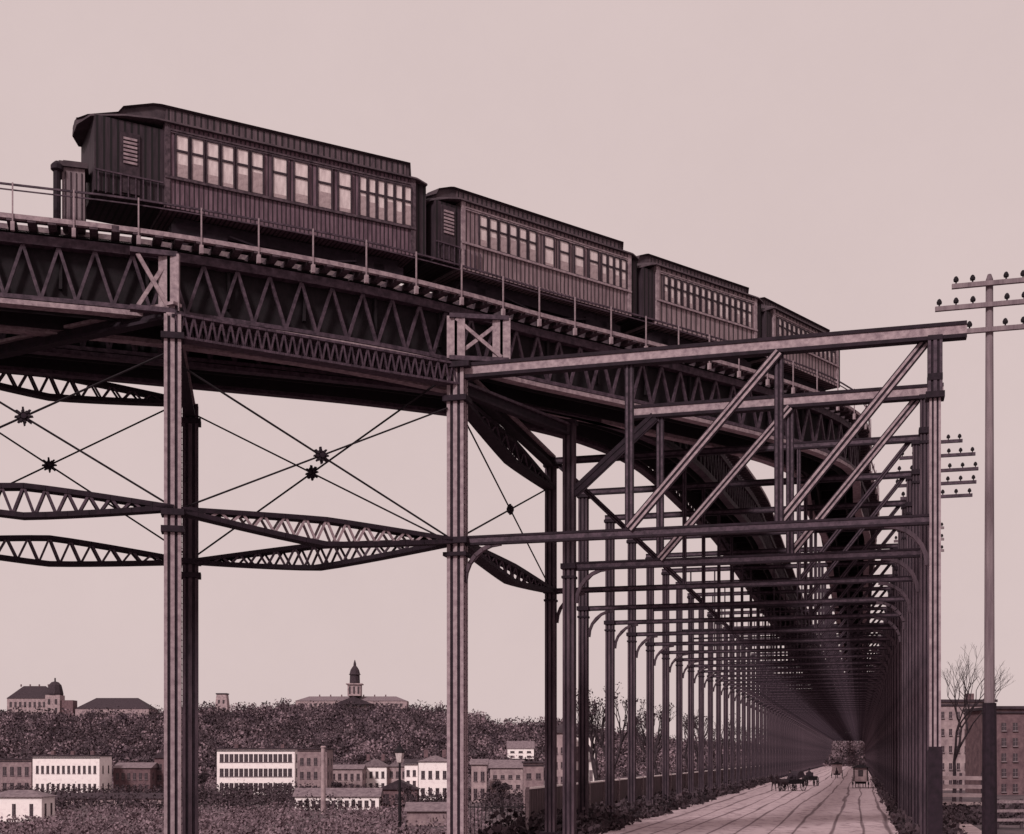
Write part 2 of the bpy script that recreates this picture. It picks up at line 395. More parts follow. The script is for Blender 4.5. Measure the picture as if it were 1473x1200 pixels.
def ribs(mb, wd, dp, z0, z1, core=1, rib=0):  # dark core colour stands in for shade in the grooves between ribs
    mb.cur = core; mb.box((0, 0, (z0 + z1) / 2), wd * .84, dp * .84, z1 - z0); mb.cur = rib; zc = (z0 + z1) / 2; hh = z1 - z0
    for s_ in (-1, 1):
        for x in (-.40, 0, .40): mb.box((x * wd, s_ * dp * .45, zc), wd * (.2 if x else .24), dp * .1, hh)
        for y in (-.36, 0, .36): mb.box((s_ * wd * .45, y * dp, zc), wd * .1, dp * .14, hh)
def rivets(wd, dp, z0, z1):
    mb = MB(); z = z0
    while z < z1:
        for y in (-.36, .36): mb.box((wd * .505, y * dp, z), .025, .035, .03)
        z += .2
    return mb
def column_mesh(name, wd, dp, h, m, collars=(), mats=None):
    mb = MB(); ribs(mb, wd, dp, .35, h); mb.cur = 1
    mb.box((0, 0, .17), wd * 1.9, dp * 1.9, .42)
    for z in collars:
        mb.box((0, 0, z), wd * 1.32, dp * 1.32, .22); mb.box((0, 0, z - .45), wd * 1.18, dp * 1.18, .1)
    mb.box((0, 0, h), wd * 1.3, dp * 1.3, .16)
    return mb.mesh(name, [m, 'iron_dark'])
def bracket_mesh(sgn, R0=1.35):
    mb = MB(); pr = None
    for k in range(7):
        a = k / 6 * pi / 2; p = V((sgn * R0 * (1 - cos(a)), 0, -R0 + R0 * sin(a)))
        if pr is not None: mb.bar(pr, p, .14, .16, up=V((0, 1, 0)), e=.02)
        pr = p
    mb.bar((sgn * .1, 0, -R0 * .6), (sgn * R0 * .6, 0, -.08), .08, .08, up=V((0, 1, 0)))
    return mb.mesh('corner_bracket', 'iron_coldark')
BR = {1: bracket_mesh(1), -1: bracket_mesh(-1)}
UL, UR, U1, U2 = -14.3, 2.4, -7.9, -2.7
ME = {}
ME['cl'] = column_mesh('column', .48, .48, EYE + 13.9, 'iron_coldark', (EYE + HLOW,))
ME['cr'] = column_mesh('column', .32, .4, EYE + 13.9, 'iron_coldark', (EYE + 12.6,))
def beam2(x0, x1, z, d, wdt, m, nm, th=.09):
    mb = MB(); mb.bar((x0, 0, z + d / 2), (x1, 0, z + d / 2), wdt, th); mb.bar((x0, 0, z - d / 2), (x1, 0, z - d / 2), wdt, th)
    mb.cur = 1; mb.bar((x0, 0, z), (x1, 0, z), wdt * .8, d - th - .01)
    return mb.mesh(nm, ['iron_dark'] + m)
def strut(p, q, w_, m, nm):
    mb = MB(); mb.bar(p, q, w_, .07, up=V((0, 1, 0)))
    d = (V(q) - V(p)).normalized(); n = d.cross(V((0, 1, 0)))
    mb = MB(); mb.bar(V(p) + n * w_ * .28, V(q) + n * w_ * .28, .16, w_ * .28); mb.bar(V(p) - n * w_ * .28, V(q) - n * w_ * .28, .16, w_ * .28); mb.cur = 1; mb.bar(p, q, .10, w_ * 1.12)
    return mb.mesh(nm, [m, 'iron_dark'])
ZT, ZL = EYE + HTOP, EYE + HLOW
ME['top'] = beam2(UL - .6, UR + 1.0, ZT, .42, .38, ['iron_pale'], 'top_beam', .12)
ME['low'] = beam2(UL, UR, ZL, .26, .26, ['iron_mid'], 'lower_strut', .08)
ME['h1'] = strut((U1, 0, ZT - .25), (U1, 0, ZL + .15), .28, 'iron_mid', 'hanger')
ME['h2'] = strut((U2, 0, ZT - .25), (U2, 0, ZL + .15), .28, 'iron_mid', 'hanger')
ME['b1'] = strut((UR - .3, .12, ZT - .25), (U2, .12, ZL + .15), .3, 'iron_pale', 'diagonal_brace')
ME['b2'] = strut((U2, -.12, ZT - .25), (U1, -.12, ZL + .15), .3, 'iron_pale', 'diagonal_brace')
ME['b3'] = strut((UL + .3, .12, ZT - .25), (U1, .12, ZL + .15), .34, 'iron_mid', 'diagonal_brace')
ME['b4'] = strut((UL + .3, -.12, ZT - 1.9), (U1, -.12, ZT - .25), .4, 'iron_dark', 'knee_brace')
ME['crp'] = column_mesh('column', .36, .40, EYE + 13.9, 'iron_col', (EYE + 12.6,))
ME['top_'] = beam2(UL - .3, UR + .5, ZT, .24, .2, ['iron_mid'], 'top_beam', .08)  # deeper frames get darker iron, standing in for shade under the tracks
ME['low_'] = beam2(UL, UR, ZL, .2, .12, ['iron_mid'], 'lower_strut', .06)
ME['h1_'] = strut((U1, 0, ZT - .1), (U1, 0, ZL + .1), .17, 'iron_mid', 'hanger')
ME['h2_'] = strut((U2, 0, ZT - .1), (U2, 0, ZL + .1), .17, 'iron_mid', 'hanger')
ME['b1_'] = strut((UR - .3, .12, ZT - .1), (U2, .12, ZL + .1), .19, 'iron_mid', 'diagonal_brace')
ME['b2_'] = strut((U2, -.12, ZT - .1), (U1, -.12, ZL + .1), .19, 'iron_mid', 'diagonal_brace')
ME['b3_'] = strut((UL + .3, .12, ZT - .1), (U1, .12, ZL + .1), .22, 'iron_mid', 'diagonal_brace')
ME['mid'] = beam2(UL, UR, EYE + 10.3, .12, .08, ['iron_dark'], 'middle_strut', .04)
for q_ in (-12.4, -10.6, -9.2, -6.2, -4.5, -.9, .8): ME['g%.1f' % q_] = strut((q_, 0, ZT - .1), (q_, 0, ZL + .1), .09, 'iron_mid', 'hanger')
ORD = ['frontmost', 'second', 'third', 'fourth', 'fifth', 'sixth', 'seventh', 'eighth', 'ninth', 'tenth', 'eleventh', 'twelfth']
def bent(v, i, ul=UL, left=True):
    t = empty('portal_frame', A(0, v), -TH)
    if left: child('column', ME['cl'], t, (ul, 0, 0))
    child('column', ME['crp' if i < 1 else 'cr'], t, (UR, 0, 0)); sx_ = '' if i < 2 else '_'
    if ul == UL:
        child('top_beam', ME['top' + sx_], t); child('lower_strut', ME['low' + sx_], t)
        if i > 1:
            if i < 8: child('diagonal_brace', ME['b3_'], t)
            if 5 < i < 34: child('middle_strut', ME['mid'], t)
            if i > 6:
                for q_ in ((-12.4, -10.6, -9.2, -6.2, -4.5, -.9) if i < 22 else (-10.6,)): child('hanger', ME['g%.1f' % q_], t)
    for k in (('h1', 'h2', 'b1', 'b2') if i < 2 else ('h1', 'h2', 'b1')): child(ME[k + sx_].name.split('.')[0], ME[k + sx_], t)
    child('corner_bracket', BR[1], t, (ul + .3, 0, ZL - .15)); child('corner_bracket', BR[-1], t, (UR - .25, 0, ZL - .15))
    lab = ('%s iron portal frame counted up the avenue from the viewer' % ORD[i]) if i < 12 else 'iron portal frame deep in the dense far stretch of the avenue'
    tag(t, lab, 'viaduct frame', 'portal frames spanning the avenue' if i >= 12 else 'near portal frames spanning the avenue')
    return t
# first frame: its left column is the tall one that also carries the near track
b0 = bent(44.8, 0, left=False)
# wide left column with the twin posts above
cm = MB(); ribs(cm, .64, .56, .2, EYE + 14.3); cm.cur = 1; cm.box((0, 0, EYE + HLOW), .95, .85, .22); cm.box((0, 0, EYE + HLOW - .5), .88, .78, .14)
cm.box((0, 0, EYE + 13.1), .9, .8, .2); cm.box((0, 0, EYE + 14.3), 1.15, .95, .2); cm.box((0, 0, .1), 1.4, 1.3, .6)
child('column', cm.mesh('column', ['iron_col', 'iron_dark']), b0, (UL, 0, 0))
rv = rivets(.64, .56, .6, EYE + 14).build('rivets', 'ink', b0); rv.location = (UL, 0, 0); tag(rv, kind='stuff')
gd = MB(); gd.box((0, 0, 2.1), .46, .5, 4.2); gd.box((0, 0, 4.25), .4, .44, .14); gd.build('column_guard', 'iron_dark', b0).location = (UR, 0, 0)
pp = MB(); ribs(pp, .46, .5, EYE + 12.1, EYE + 13.9); pp.cur = 1; pp.box((0, 0, EYE + 12.0), .6, .66, .2); pp.build('capital', ['iron_mid', 'iron_dark'], b0).location = (UR, 0, 0)
# second frame: shorter beam, left column closer in
v = 52.0; UL2 = -11.7
b1 = bent(v, 1, UL2)
o = child('top_beam', beam2(-9.3, UR + .7, ZT, .42, .38, ['iron_pale'], 'top_beam', .12), b1)
o = child('lower_strut', beam2(UL2, UR, ZL, .26, .26, ['iron_mid'], 'lower_strut', .08), b1)
o = child('knee_brace', strut((UL2 + .2, -.12, ZT - 3.2), (U1 - .2, -.12, ZT - .25), .4, 'iron_dark', 'knee_brace'), b1)
NB = 84
for i in range(2, NB): bent(59.5 + 7.5 * (i - 2), i)

# ------------------------------------------------------------------ near towers, trusses and rods
C1 = V((-11.02, 41.5, 0)); C2 = A(UL, 44.8); C3 = A(UL, 59.5); C1b = WX(274, 52.0); C0 = V((-19.6, 38.6, 0)); C0b = V((-23.0, 47.6, 0))
def tower(p, hh, wd, m, lab, rz=0, cap=True, riv=False):
    z0 = gz(p.x, p.y) - .2
    t = empty('viaduct_column', (p.x, p.y, z0), rz); h = EYE + hh - z0
    mb = MB(); ribs(mb, wd, wd * .85, .5, h); mb.build('shaft', [m, 'iron_dark'], t)
    if riv: rivets(wd, wd * .85, 1, h).build('rivets', 'ink', t)['kind'] = 'stuff'
    b = MB(); b.box((0, 0, .25), wd * 2, wd * 2, .5); b.box((0, 0, .6), wd * 1.5, wd * 1.5, .25); b.build('base', 'stone', t)
    for zc in (EYE + HLOW - z0, EYE + HLOW - .55 - z0, EYE + 13.6 - z0):
        c = MB(); c.box((0, 0, zc), wd * 1.35, wd * 1.2, .2); c.build('collar', 'iron_dark', t)
    tag(t, lab, 'viaduct column', 'columns of the curved track at the left'); return t
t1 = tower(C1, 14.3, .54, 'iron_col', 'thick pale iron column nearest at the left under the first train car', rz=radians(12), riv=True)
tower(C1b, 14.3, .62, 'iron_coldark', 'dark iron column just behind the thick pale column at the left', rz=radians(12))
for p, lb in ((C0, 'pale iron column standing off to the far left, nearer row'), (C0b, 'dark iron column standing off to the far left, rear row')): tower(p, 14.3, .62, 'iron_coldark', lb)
# crossed panel above the pale columns
def panel(p, q, h0, h1, lab, posts=(1, 1)):
    t = empty('crossed_panel', (p.x, p.y, EYE + h0)); inv = -t.location
    P = lambda a, h: V((a.x, a.y, EYE + h)) + inv
    for k, (a, on) in enumerate(((p, posts[0]), (q, posts[1]))):
        if on:
            mb = MB(); wd = .38; mb.cur = 0
            mb.bar(P(a, h0), P(a, h1), wd * .42, wd, up=V((1, 0, 0))); mb.v = [tuple(V(x) + V((-.14, 0, 0))) for x in mb.v]
            n0 = len(mb.v); mb.bar(P(a, h0), P(a, h1), wd * .42, wd, up=V((1, 0, 0))); mb.v = mb.v[:n0] + [tuple(V(x) + V((.14, 0, 0))) for x in mb.v[n0:]]
            mb.cur = 1; mb.bar(P(a, h0), P(a, h1), wd, .05, up=V((0, 1, 0))); mb.build('post', ['iron_pale', 'iron_dark'], t)
    for h in (h0, h1): mb = MB(); mb.bar(P(p, h), P(q, h), .3, .16, e=.25); mb.build('rail_bar', 'iron_mid', t)
    mb = MB(); mb.bar(P(p, h0 + .1), P(q, h1 - .1), .08, .13); mb.build('brace', 'iron_pale', t)
    mb = MB(); mb.bar(P(p, h1 - .1) + V((0, -.07, 0)), P(q, h0 + .1) + V((0, -.07, 0)), .08, .13); mb.build('brace', 'iron_pale', t)
    tag(t, lab, 'braced panel')
panel(C1 + V((-1.05, -.28, 0)), C1 + V((-.12, 0, 0)), 14.45, 16.3, 'small crossed iron panel on top of the nearest pale column', (0, 1))
panel(C2 + V((-.05, -.1, 0)), C2 + V((1.62, .15, 0)), 14.6, 16.15, 'square crossed iron panel on top of the second pale column')
def lens(P_, Q_, h0, h1, up, dn, lab, m='iron_dark', n=14, thick=.16, gap=.22, mw='iron_mid', par=0.0, bw=.08):
    P_ = V((P_.x, P_.y, EYE + h0)); Q_ = V((Q_.x, Q_.y, EYE + h1)); c = (P_ + Q_) / 2
    t = empty('lens_truss', c); d = (Q_ - P_); sdv = V((d.y, -d.x, 0)).normalized()
    def top(s): return P_.lerp(Q_, s) + UP * (par + up * (1 - abs(2 * s - 1) ** 1.18)) - c
    def bot(s): return P_.lerp(Q_, s) - UP * (par + dn * (1 - abs(2 * s - 1) ** 1.18)) - c
    for nm, f in (('upper_chord', top), ('lower_chord', bot)):
        mb = MB()
        for k in range(n): mb.bar(f(k / n), f((k + 1) / n), gap * 2 + .1, thick, e=.01)
        mb.build(nm, m, t)
    mb = MB()
    for k in range(n):
        for sg in (1, -1):
            o = sdv * gap * sg
            mb.bar(top((k + .0) / n) + o, bot((k + .5) / n) + o, .05, bw); mb.bar(bot((k + .5) / n) + o, top((k + 1) / n) + o, .05, bw)
    mb.build('web', mw, t)
    tag(t, lab, 'truss', 'lens shaped trusses between the columns'); return t
lens(C1, C2, HLOW + .1, HLOW, .22, .62, 'pale laced lens truss from the nearest column to the second column', mw='iron_pale')
lens(C1b, C2, HLOW, HLOW, .25, .6, 'dark lens truss crossing from the rear column to the second pale column')
lens(C0, C1, HLOW + .1, HLOW + .15, .42, .5, 'higher of the two lens trusses running off to the left')
lens(C0b, C1b, HLOW + .1, HLOW, .55, .45, 'lower of the two lens trusses running off to the left')
lens(C0b, C1b, 14.75, 14.35, .35, .55, 'tapered truss under the deck running off to the left, above the rods')
lens(C2, C3, HLOW, HLOW, .15, .5, 'short lens truss between second pale column and dark column')
lens(C2, C3, 13.2, 12.8, .3, .5, 'short upper truss between second pale column and dark column', n=10)
lens(C1, C2, 13.95, 14.0, .0, .0, 'straight laced girder just beneath the deck between the pale columns', m='iron_mid', n=34, par=.36, mw='iron_mid', thick=.08, bw=.055)
def beam(p, q, h0, h1, d, wd, lab, m=('iron_pale', 'iron_dark')):
    c = V(((p.x + q.x) / 2, (p.y + q.y) / 2, EYE + (h0 + h1) / 2)); t = empty('cross_beam', c)
    P = V((p.x, p.y, EYE + h0)) - c; Q = V((q.x, q.y, EYE + h1)) - c
    for s, nm, mm_ in ((1, 'upper_flange', m[0]), (-1, 'lower_flange', m[1])): mb = MB(); mb.bar(P + UP * s * d / 2, Q + UP * s * d / 2, wd, .1, e=.2); mb.build(nm, mm_, t)
    mb = MB(); mb.bar(P, Q, .06, d - .1, e=.2); mb.build('web_plate', m[1], t)
    tag(t, lab, 'beam')
beam(C1, C0b, 14.45, 14.3, .42, .4, 'slanting cross beam from nearest column top down to the left edge')
beam(C1, C1b, 14.05, 14.05, .5, .4, 'cross beam joining the nearest pale column and dark column behind it')
beam(C2, C3, 14.12, 14.12, .5, .4, 'cross beam from second pale column back to the dark column')
beam(A(UL, 44.8), A(UL2, 52), 13.6, 13.6, .4, .3, 'short dark beam behind the second pale column top', ('iron_mid', 'iron_dark'))
# longitudinal ties between the tracks
def rods(p, q, hb_, ht, lab, rad=.26, k0=.0, k1=1.0):
    P0 = p.lerp(q, k0); Q0 = p.lerp(q, k1)
    corners = [V((P0.x, P0.y, EYE + ht)), V((Q0.x, Q0.y, EYE + hb_)), V((P0.x, P0.y, EYE + hb_)), V((Q0.x, Q0.y, EYE + ht))]
    c = (corners[0] + corners[1]) / 2
    t = empty('cross_bracing', c)
    for k in range(4): mb = MB(); mb.tube([corners[k] - c, V((0, 0, 0))], .036, 6); mb.build('rod', 'ink', t)
    d = (Q0 - P0).normalized(); n = V((d.y, -d.x, 0))
    mb = MB()
    pts = []
    for k in range(32):
        a = 2 * pi * k / 32; r = rad * (.72 + .38 * (1 if (k % 4) in (0, 1) else -.35)) * (1 + .08 * sin(k * 5))
        pts.append(d * cos(a) * r + UP * sin(a) * r)
    for s in (.05, -.05): mb.add([x + n * s for x in pts], [tuple(range(32))])
    mb.add([x + n * .05 for x in pts] + [x - n * .05 for x in pts], [(k, (k + 1) % 32, 32 + (k + 1) % 32, 32 + k) for k in range(32)])
    for k in range(8):
        a = pi * k / 4 + .2; q_ = d * cos(a) * rad * .6 + UP * sin(a) * rad * .6; mb.tube([q_ - n * .1, q_ + n * .1], .05, 6)
    mb.tube([-n * .14, n * .14], .09, 8)
    mb.build('rosette', 'iron_dark', t)
    tag(t, lab, 'cross bracing', 'crossed tie rods with rosettes')
rods(C1, C2, HLOW + .15, 12.75, 'upper crossed rods and rosette between the two pale columns', k0=.02, k1=.96)
rods(C1b, C2, HLOW + .1, 14.0, 'lower crossed rods and rosette between the two pale columns', k0=.0, k1=.96)
rods(C0, C1, HLOW + .2, 13.2, 'upper crossed rods and rosette left of the nearest column')
rods(C0b, C1b, HLOW + .2, 14.6, 'lower crossed rods and rosette left of the nearest column')
rods(C2, C3, HLOW + .1, 12.9, 'crossed rods and small rosette between second pale and dark columns', rad=.2)

# ------------------------------------------------------------------ train
def car(s0, s1, vest, groups, lab, bmat, idx, hb=18.45, he=21.1, hc=21.98, vest2=.5):
    """body between arc lengths s0..s1 measured on the near side; vest = length of dark end vestibule on the left"""
    a = OUT.off(s0, 0, 0); b = OUT.off(s1, 0, 0); d = (b - a); Lb = d.length; d.normalize(); rz = atan2(d.y, d.x)
    t = empty('passenger_car', (a.x, a.y, EYE + 17.3), rz)       # local x along car, -y = near side, z from rail
    zb, ze, zc = hb - 17.3, he - 17.3, hc - 17.3; Wd = 1.3
    b_ = MB(); b_.box((Lb / 2, 0, (zb + ze) / 2), Lb, 2 * Wd, ze - zb)
    b_.box((Lb / 2, 0, zb - .08), Lb, 2 * Wd + .12, .14)
    b_.build('body', bmat, t)
    v_ = MB(); v_.box((-vest / 2, 0, (zb + ze) / 2 - .12), vest, 2 * Wd - .06, ze - zb - .2); v_.build('vestibule', 'boards_dark', t)
    v_ = MB(); v_.box((Lb + vest2 / 2, 0, (zb + ze) / 2 - .02), vest2, 2 * Wd - .3, ze - zb); v_.build('vestibule', 'boards_dark', t)
    tr = MB()
    tr.bar((0, -Wd - .02, ze - .18), (Lb, -Wd - .02, ze - .18), .05, .06); tr.bar((0, -Wd - .03, zb + .86), (Lb, -Wd - .03, zb + .86), .1, .08)
    tr.bar((0, -Wd - .02, ze - .26), (Lb, -Wd - .02, ze - .26), .04, .04)
    for x in (.09, Lb - .09): tr.bar((x, -Wd - .02, zb), (x, -Wd - .02, ze), .06, .18, up=V((1, 0, 0)))
    tr.build('trim', 'iron_pale' if idx else 'timber', t)
    # roof: eave slab, clerestory, curved hoods
    r = MB()
    def ring(x, ze_, zc_, wd, cw):
        return [V((x, -wd, ze_)), V((x, -wd * .98, ze_ + .07)), V((x, -cw, ze_ + .30)), V((x, -cw, zc_ - .1)), V((x, -cw - .12, zc_ - .05)), V((x, 0, zc_ + .05)), V((x, cw + .12, zc_ - .05)), V((x, cw, zc_ - .1)), V((x, cw, ze_ + .30)), V((x, wd * .98, ze_ + .07)), V((x, wd, ze_))]
    xs_ = [(-vest - .42, ze - .30, ze - .02, .45, .3), (-vest - .1, ze - .26, ze + .12, Wd - .1, .45), (-vest * .62, ze - .12, ze + .36, Wd + .08, .6), (-vest * .55, ze - .1, ze + .56, Wd + .1, .66), (-vest * .12, ze, zc - .02, Wd + .14, .72), (0, ze, zc, Wd + .14, .75), (Lb, ze, zc, Wd + .14, .75), (Lb + .1, ze - .01, ze + .36, Wd + .12, .6), (Lb + vest2, ze - .07, ze + .26, Wd, .5)]
    rg = [ring(*q) for q in xs_]; n = 11; k0 = len(r.v)
    r.add([p for q in rg for p in q], [(i * n + k, i * n + k + 1, (i + 1) * n + k + 1, (i + 1) * n + k) for i in range(len(rg) - 1) for k in range(n - 1)] + [(i * n + n - 1, i * n, (i + 1) * n, (i + 1) * n + n - 1) for i in range(len(rg) - 1)] + [tuple(range(n)), tuple((len(rg) - 1) * n + k for k in range(n))[::-1]])
    ro = r.build('roof', 'roof', t)
    cl = MB()
    cl.box((Lb / 2, -.76, (ze + .30 + zc - .1) / 2), Lb - .3, .03, max(.1, zc - ze - .46))
    cl.build('clerestory_window', 'clere', ro)
    # windows
    zw0, zw1 = zb + .90, ze - .30
    wd_cache = {}
    def window(x, ww, tall=True):
        key = round(ww, 3)
        if key not in wd_cache:
            f = MB(); hh = zw1 - zw0; fw = .05
            f.bar((-ww / 2, 0, 0), (ww / 2, 0, 0), .07, fw); f.bar((-ww / 2, 0, hh), (ww / 2, 0, hh), .07, fw); f.bar((-ww / 2, 0, hh * .62), (ww / 2, 0, hh * .62), .07, fw * 1.4)
            for sx in (-1, 1): f.bar((sx * ww / 2, 0, 0), (sx * ww / 2, 0, hh), .07, fw, up=V((1, 0, 0)))
            p = MB(); p.box((0, .012, hh / 2), ww, .02, hh)
            cu = MB(); cu.box((0, -.004, hh * .17), ww * .9, .015, hh * .3)
            wd_cache[key] = (f.mesh('window', 'timber_dark'), p.mesh('pane', 'glass'), cu.mesh('curtain', 'cloth_pale'))
        me = wd_cache[key]
        wo_ = child('window', me[0], t, (x, -Wd - .035, zw0)); child('pane', me[1], wo_); cu_ = child('curtain', me[2], wo_); cu_.scale = (1, 1, random.choice((.35, .7, 1.0, 1.25, 1.6)))
    for x0, x1, n_, fr in groups:
        x0 *= Lb; x1 *= Lb; st = (x1 - x0) / n_
        for k in range(n_): window(x0 + st * (k + .5), st * fr)
    # shuttered door panel on the vestibule
    if vest > 1:
        dr = MB(); dr.box((-vest * .5, -Wd - .0, zb + 1.05), .62, .06, 2.0); do = dr.build('door', 'timber_dark', t)
        sh = MB()
        for k in range(7): sh.box((-vest * .5, -Wd - .05, zb + 1.05 + k * .13), .44, .03, .075)
        sh.build('shutter', 'iron_pale', do)
        gt = MB()
        for k in range(9): gt.bar((-vest + .1 + k * .24, -Wd - .05, zb - .1), (-vest + .1 + k * .24, -Wd - .05, zb + .6), .03, .03)
        gt.bar((-vest, -Wd - .05, zb + .62), (-.05, -Wd - .05, zb + .62), .05, .05); gt.build('gate', 'iron_mid', t)
    for x in (Lb * .14, Lb * .86):
        g_ = MB()
        g_.box((x, -.9, .5), 1.9, .1, .3); g_.box((x, .9, .5), 1.9, .1, .3); g_.box((x, 0, .55), .4, 1.9, .25)
        tk = g_.build('truck', 'iron_dark', t)
        for dx in (-.62, .62):
            for sy in (-.76, .76):
                wh = MB(); wh.tube([(x + dx, sy - .06, .40), (x + dx, sy + .06, .40)], .40, 16); wh.build('wheel', 'iron_dark', tk)
    u_ = MB(); u_.box((Lb / 2, 0, .72), Lb * .9, 1.6, .42); u_.bar((Lb * .25, -1.0, .55), (Lb * .42, -1.0, .28), .05, .06); u_.bar((Lb * .42, -1.0, .28), (Lb * .6, -1.0, .28), .05, .06); u_.bar((Lb * .6, -1.0, .28), (Lb * .76, -1.0, .55), .05, .06)
    u_.build('underframe', 'iron_dark', t)
    tag(t, lab, 'train car', 'cars of the elevated train'); return t
def near(x): return OUT.find_x(x, 1.3)
G1 = [(.035, .375, 6, .82), (.395, .475, 1, .72), (.48, .56, 1, .72), (.575, .655, 1, .72), (.66, .735, 1, .72), (.755, .985, 6, .82)]
G2 = [(.09, .42, 6, .8), (.45, .53, 1, .72), (.54, .62, 1, .72), (.63, .71, 1, .72), (.72, .80, 1, .72), (.805, .97, 4, .8)]
G3 = [(.06, .95, 15, .66)]
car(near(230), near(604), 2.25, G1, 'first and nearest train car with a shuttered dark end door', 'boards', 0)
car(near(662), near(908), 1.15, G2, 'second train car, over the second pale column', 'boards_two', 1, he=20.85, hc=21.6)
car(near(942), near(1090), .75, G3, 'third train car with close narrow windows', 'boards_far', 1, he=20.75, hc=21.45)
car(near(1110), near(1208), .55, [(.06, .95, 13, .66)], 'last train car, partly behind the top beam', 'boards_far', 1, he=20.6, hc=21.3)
# cabin at the head of the train and shelter at far left
s = near(108); p, tg = OUT.at(s); t = empty('signal_cabin', OUT.off(s, .9, 17.25), atan2(tg.y, tg.x))
mb = MB(); mb.box((0, 0, .95), .7, .9, 1.9); mb.build('wall', 'pole', t)
mb = MB()
for k in range(4): mb.box((-.25 + k * .17, -.46, 1.0), .035, .03, 1.5)
mb.build('slat', 'timber_dark', t)
mb = MB(); mb.box((0, 0, 1.98), .9, 1.1, .16); mb.box((-.02, 0, 2.1), .6, .8, .1); mb.build('roof', 'roof', t)
mb = MB(); mb.tube([(-.5, -.5, -.3), (-.5, -.5, 1.7)], .12, 8); mb.lathe((-.5, -.5, 1.7), [(.12, 0), (.2, .05), (.2, .2), (.1, .3), (.05, .34)], 8); mb.build('lamp_post', 'iron_dark', t)
tag(t, 'small pale slatted cabin with dark cap at the left end of the train', 'cabin')
t = empty('platform_shelter', INN.off(INN.find_x(40, 1.3) + .2, .4, 17.2), .25)
mb = MB(); mb.add([V(q) for q in [(-6, -1.2, 1.7), (1.2, -1.2, 1.35), (1.2, 1.2, 1.35), (-6, 1.2, 1.7), (-6, 0, 2.15), (1.1, 0, 1.75)]], [(0, 1, 5, 4), (4, 5, 2, 3), (1, 2, 5), (0, 4, 3), (3, 2, 1, 0)]); mb.build('roof', 'roof', t)
for k in range(5): mb = MB(); mb.box((-5 + k * 1.45, -1.0, .8), .12, .12, 1.6); mb.build('post', 'iron_pale', t)
mb = MB(); mb.box((-2.4, .6, .55), 6.6, .1, 1.1); mb.build('back_panel', 'boards', t)
tag(t, 'low dark roofed platform shelter on the rear track at the far left', 'shelter')

# ------------------------------------------------------------------ telegraph poles
def tpole(u, v, h, arms, r, lab, am='pole', skew=0.0, sleeve=0):
    t = empty('telegraph_pole', A(u, v), -TH)
    mb = MB(); mb.tube([(0, 0, 0), (0, 0, h * .5), (0, 0, h - .2), (0, 0, h)], [r * 1.25, r * 1.05, r * .8, r * .4], 10); mb.build('pole', 'pole', t)
    for z, x0, x1 in arms:
        mb = MB(); mb.bar((x0, -r - .02, z), (x1, -r - .02, z), .14, .17); ar = mb.build('crossarm', am, t)
        n = int((x1 - x0) / .62)
        for k in range(n + 1):
            x = x0 + .15 + (x1 - x0 - .3) * k / n
            if abs(x) < r * 1.3: continue
            q = MB(); q.lathe((x, -r - .02, z + .08), [(.03, 0), (.03, .08), (.09, .10), (.10, .18), (.06, .27), (.02, .30)], 8); q.build('insulator', 'ink', ar)
    if sleeve: mb = MB(); mb.tube([(0, 0, 0), (0, 0, sleeve)], [r * 1.7, r * 1.5], 10); mb.build('sleeve', 'iron_dark', t)
    tag(t, lab, 'telegraph pole', 'telegraph poles on the right pavement')
tpole(4.68, 51.0, 22.1, [(21.7, -1.35, 1.9), (20.9, -1.95, 1.95), (19.97, -1.5, 1.95)], .17, 'tall telegraph pole standing clear at the right edge', sleeve=6.0)
tpole(4.0, 72.7, 21.3, [(20.95, -1.3, 1.3), (20.2, -1.95, 1.95), (19.4, -2.1, 2.1), (18.7, -2.2, 2.0), (18.0, -1.9, 1.8)], .15, 'second telegraph pole rising behind the front right column', am='iron_mid')
tpole(4.0, 95, 20.5, [(20.1, -1.7, 1.7), (19.3, -1.7, 1.7), (18.5, -1.7, 1.7)], .15, 'third telegraph pole farther up behind the right columns')

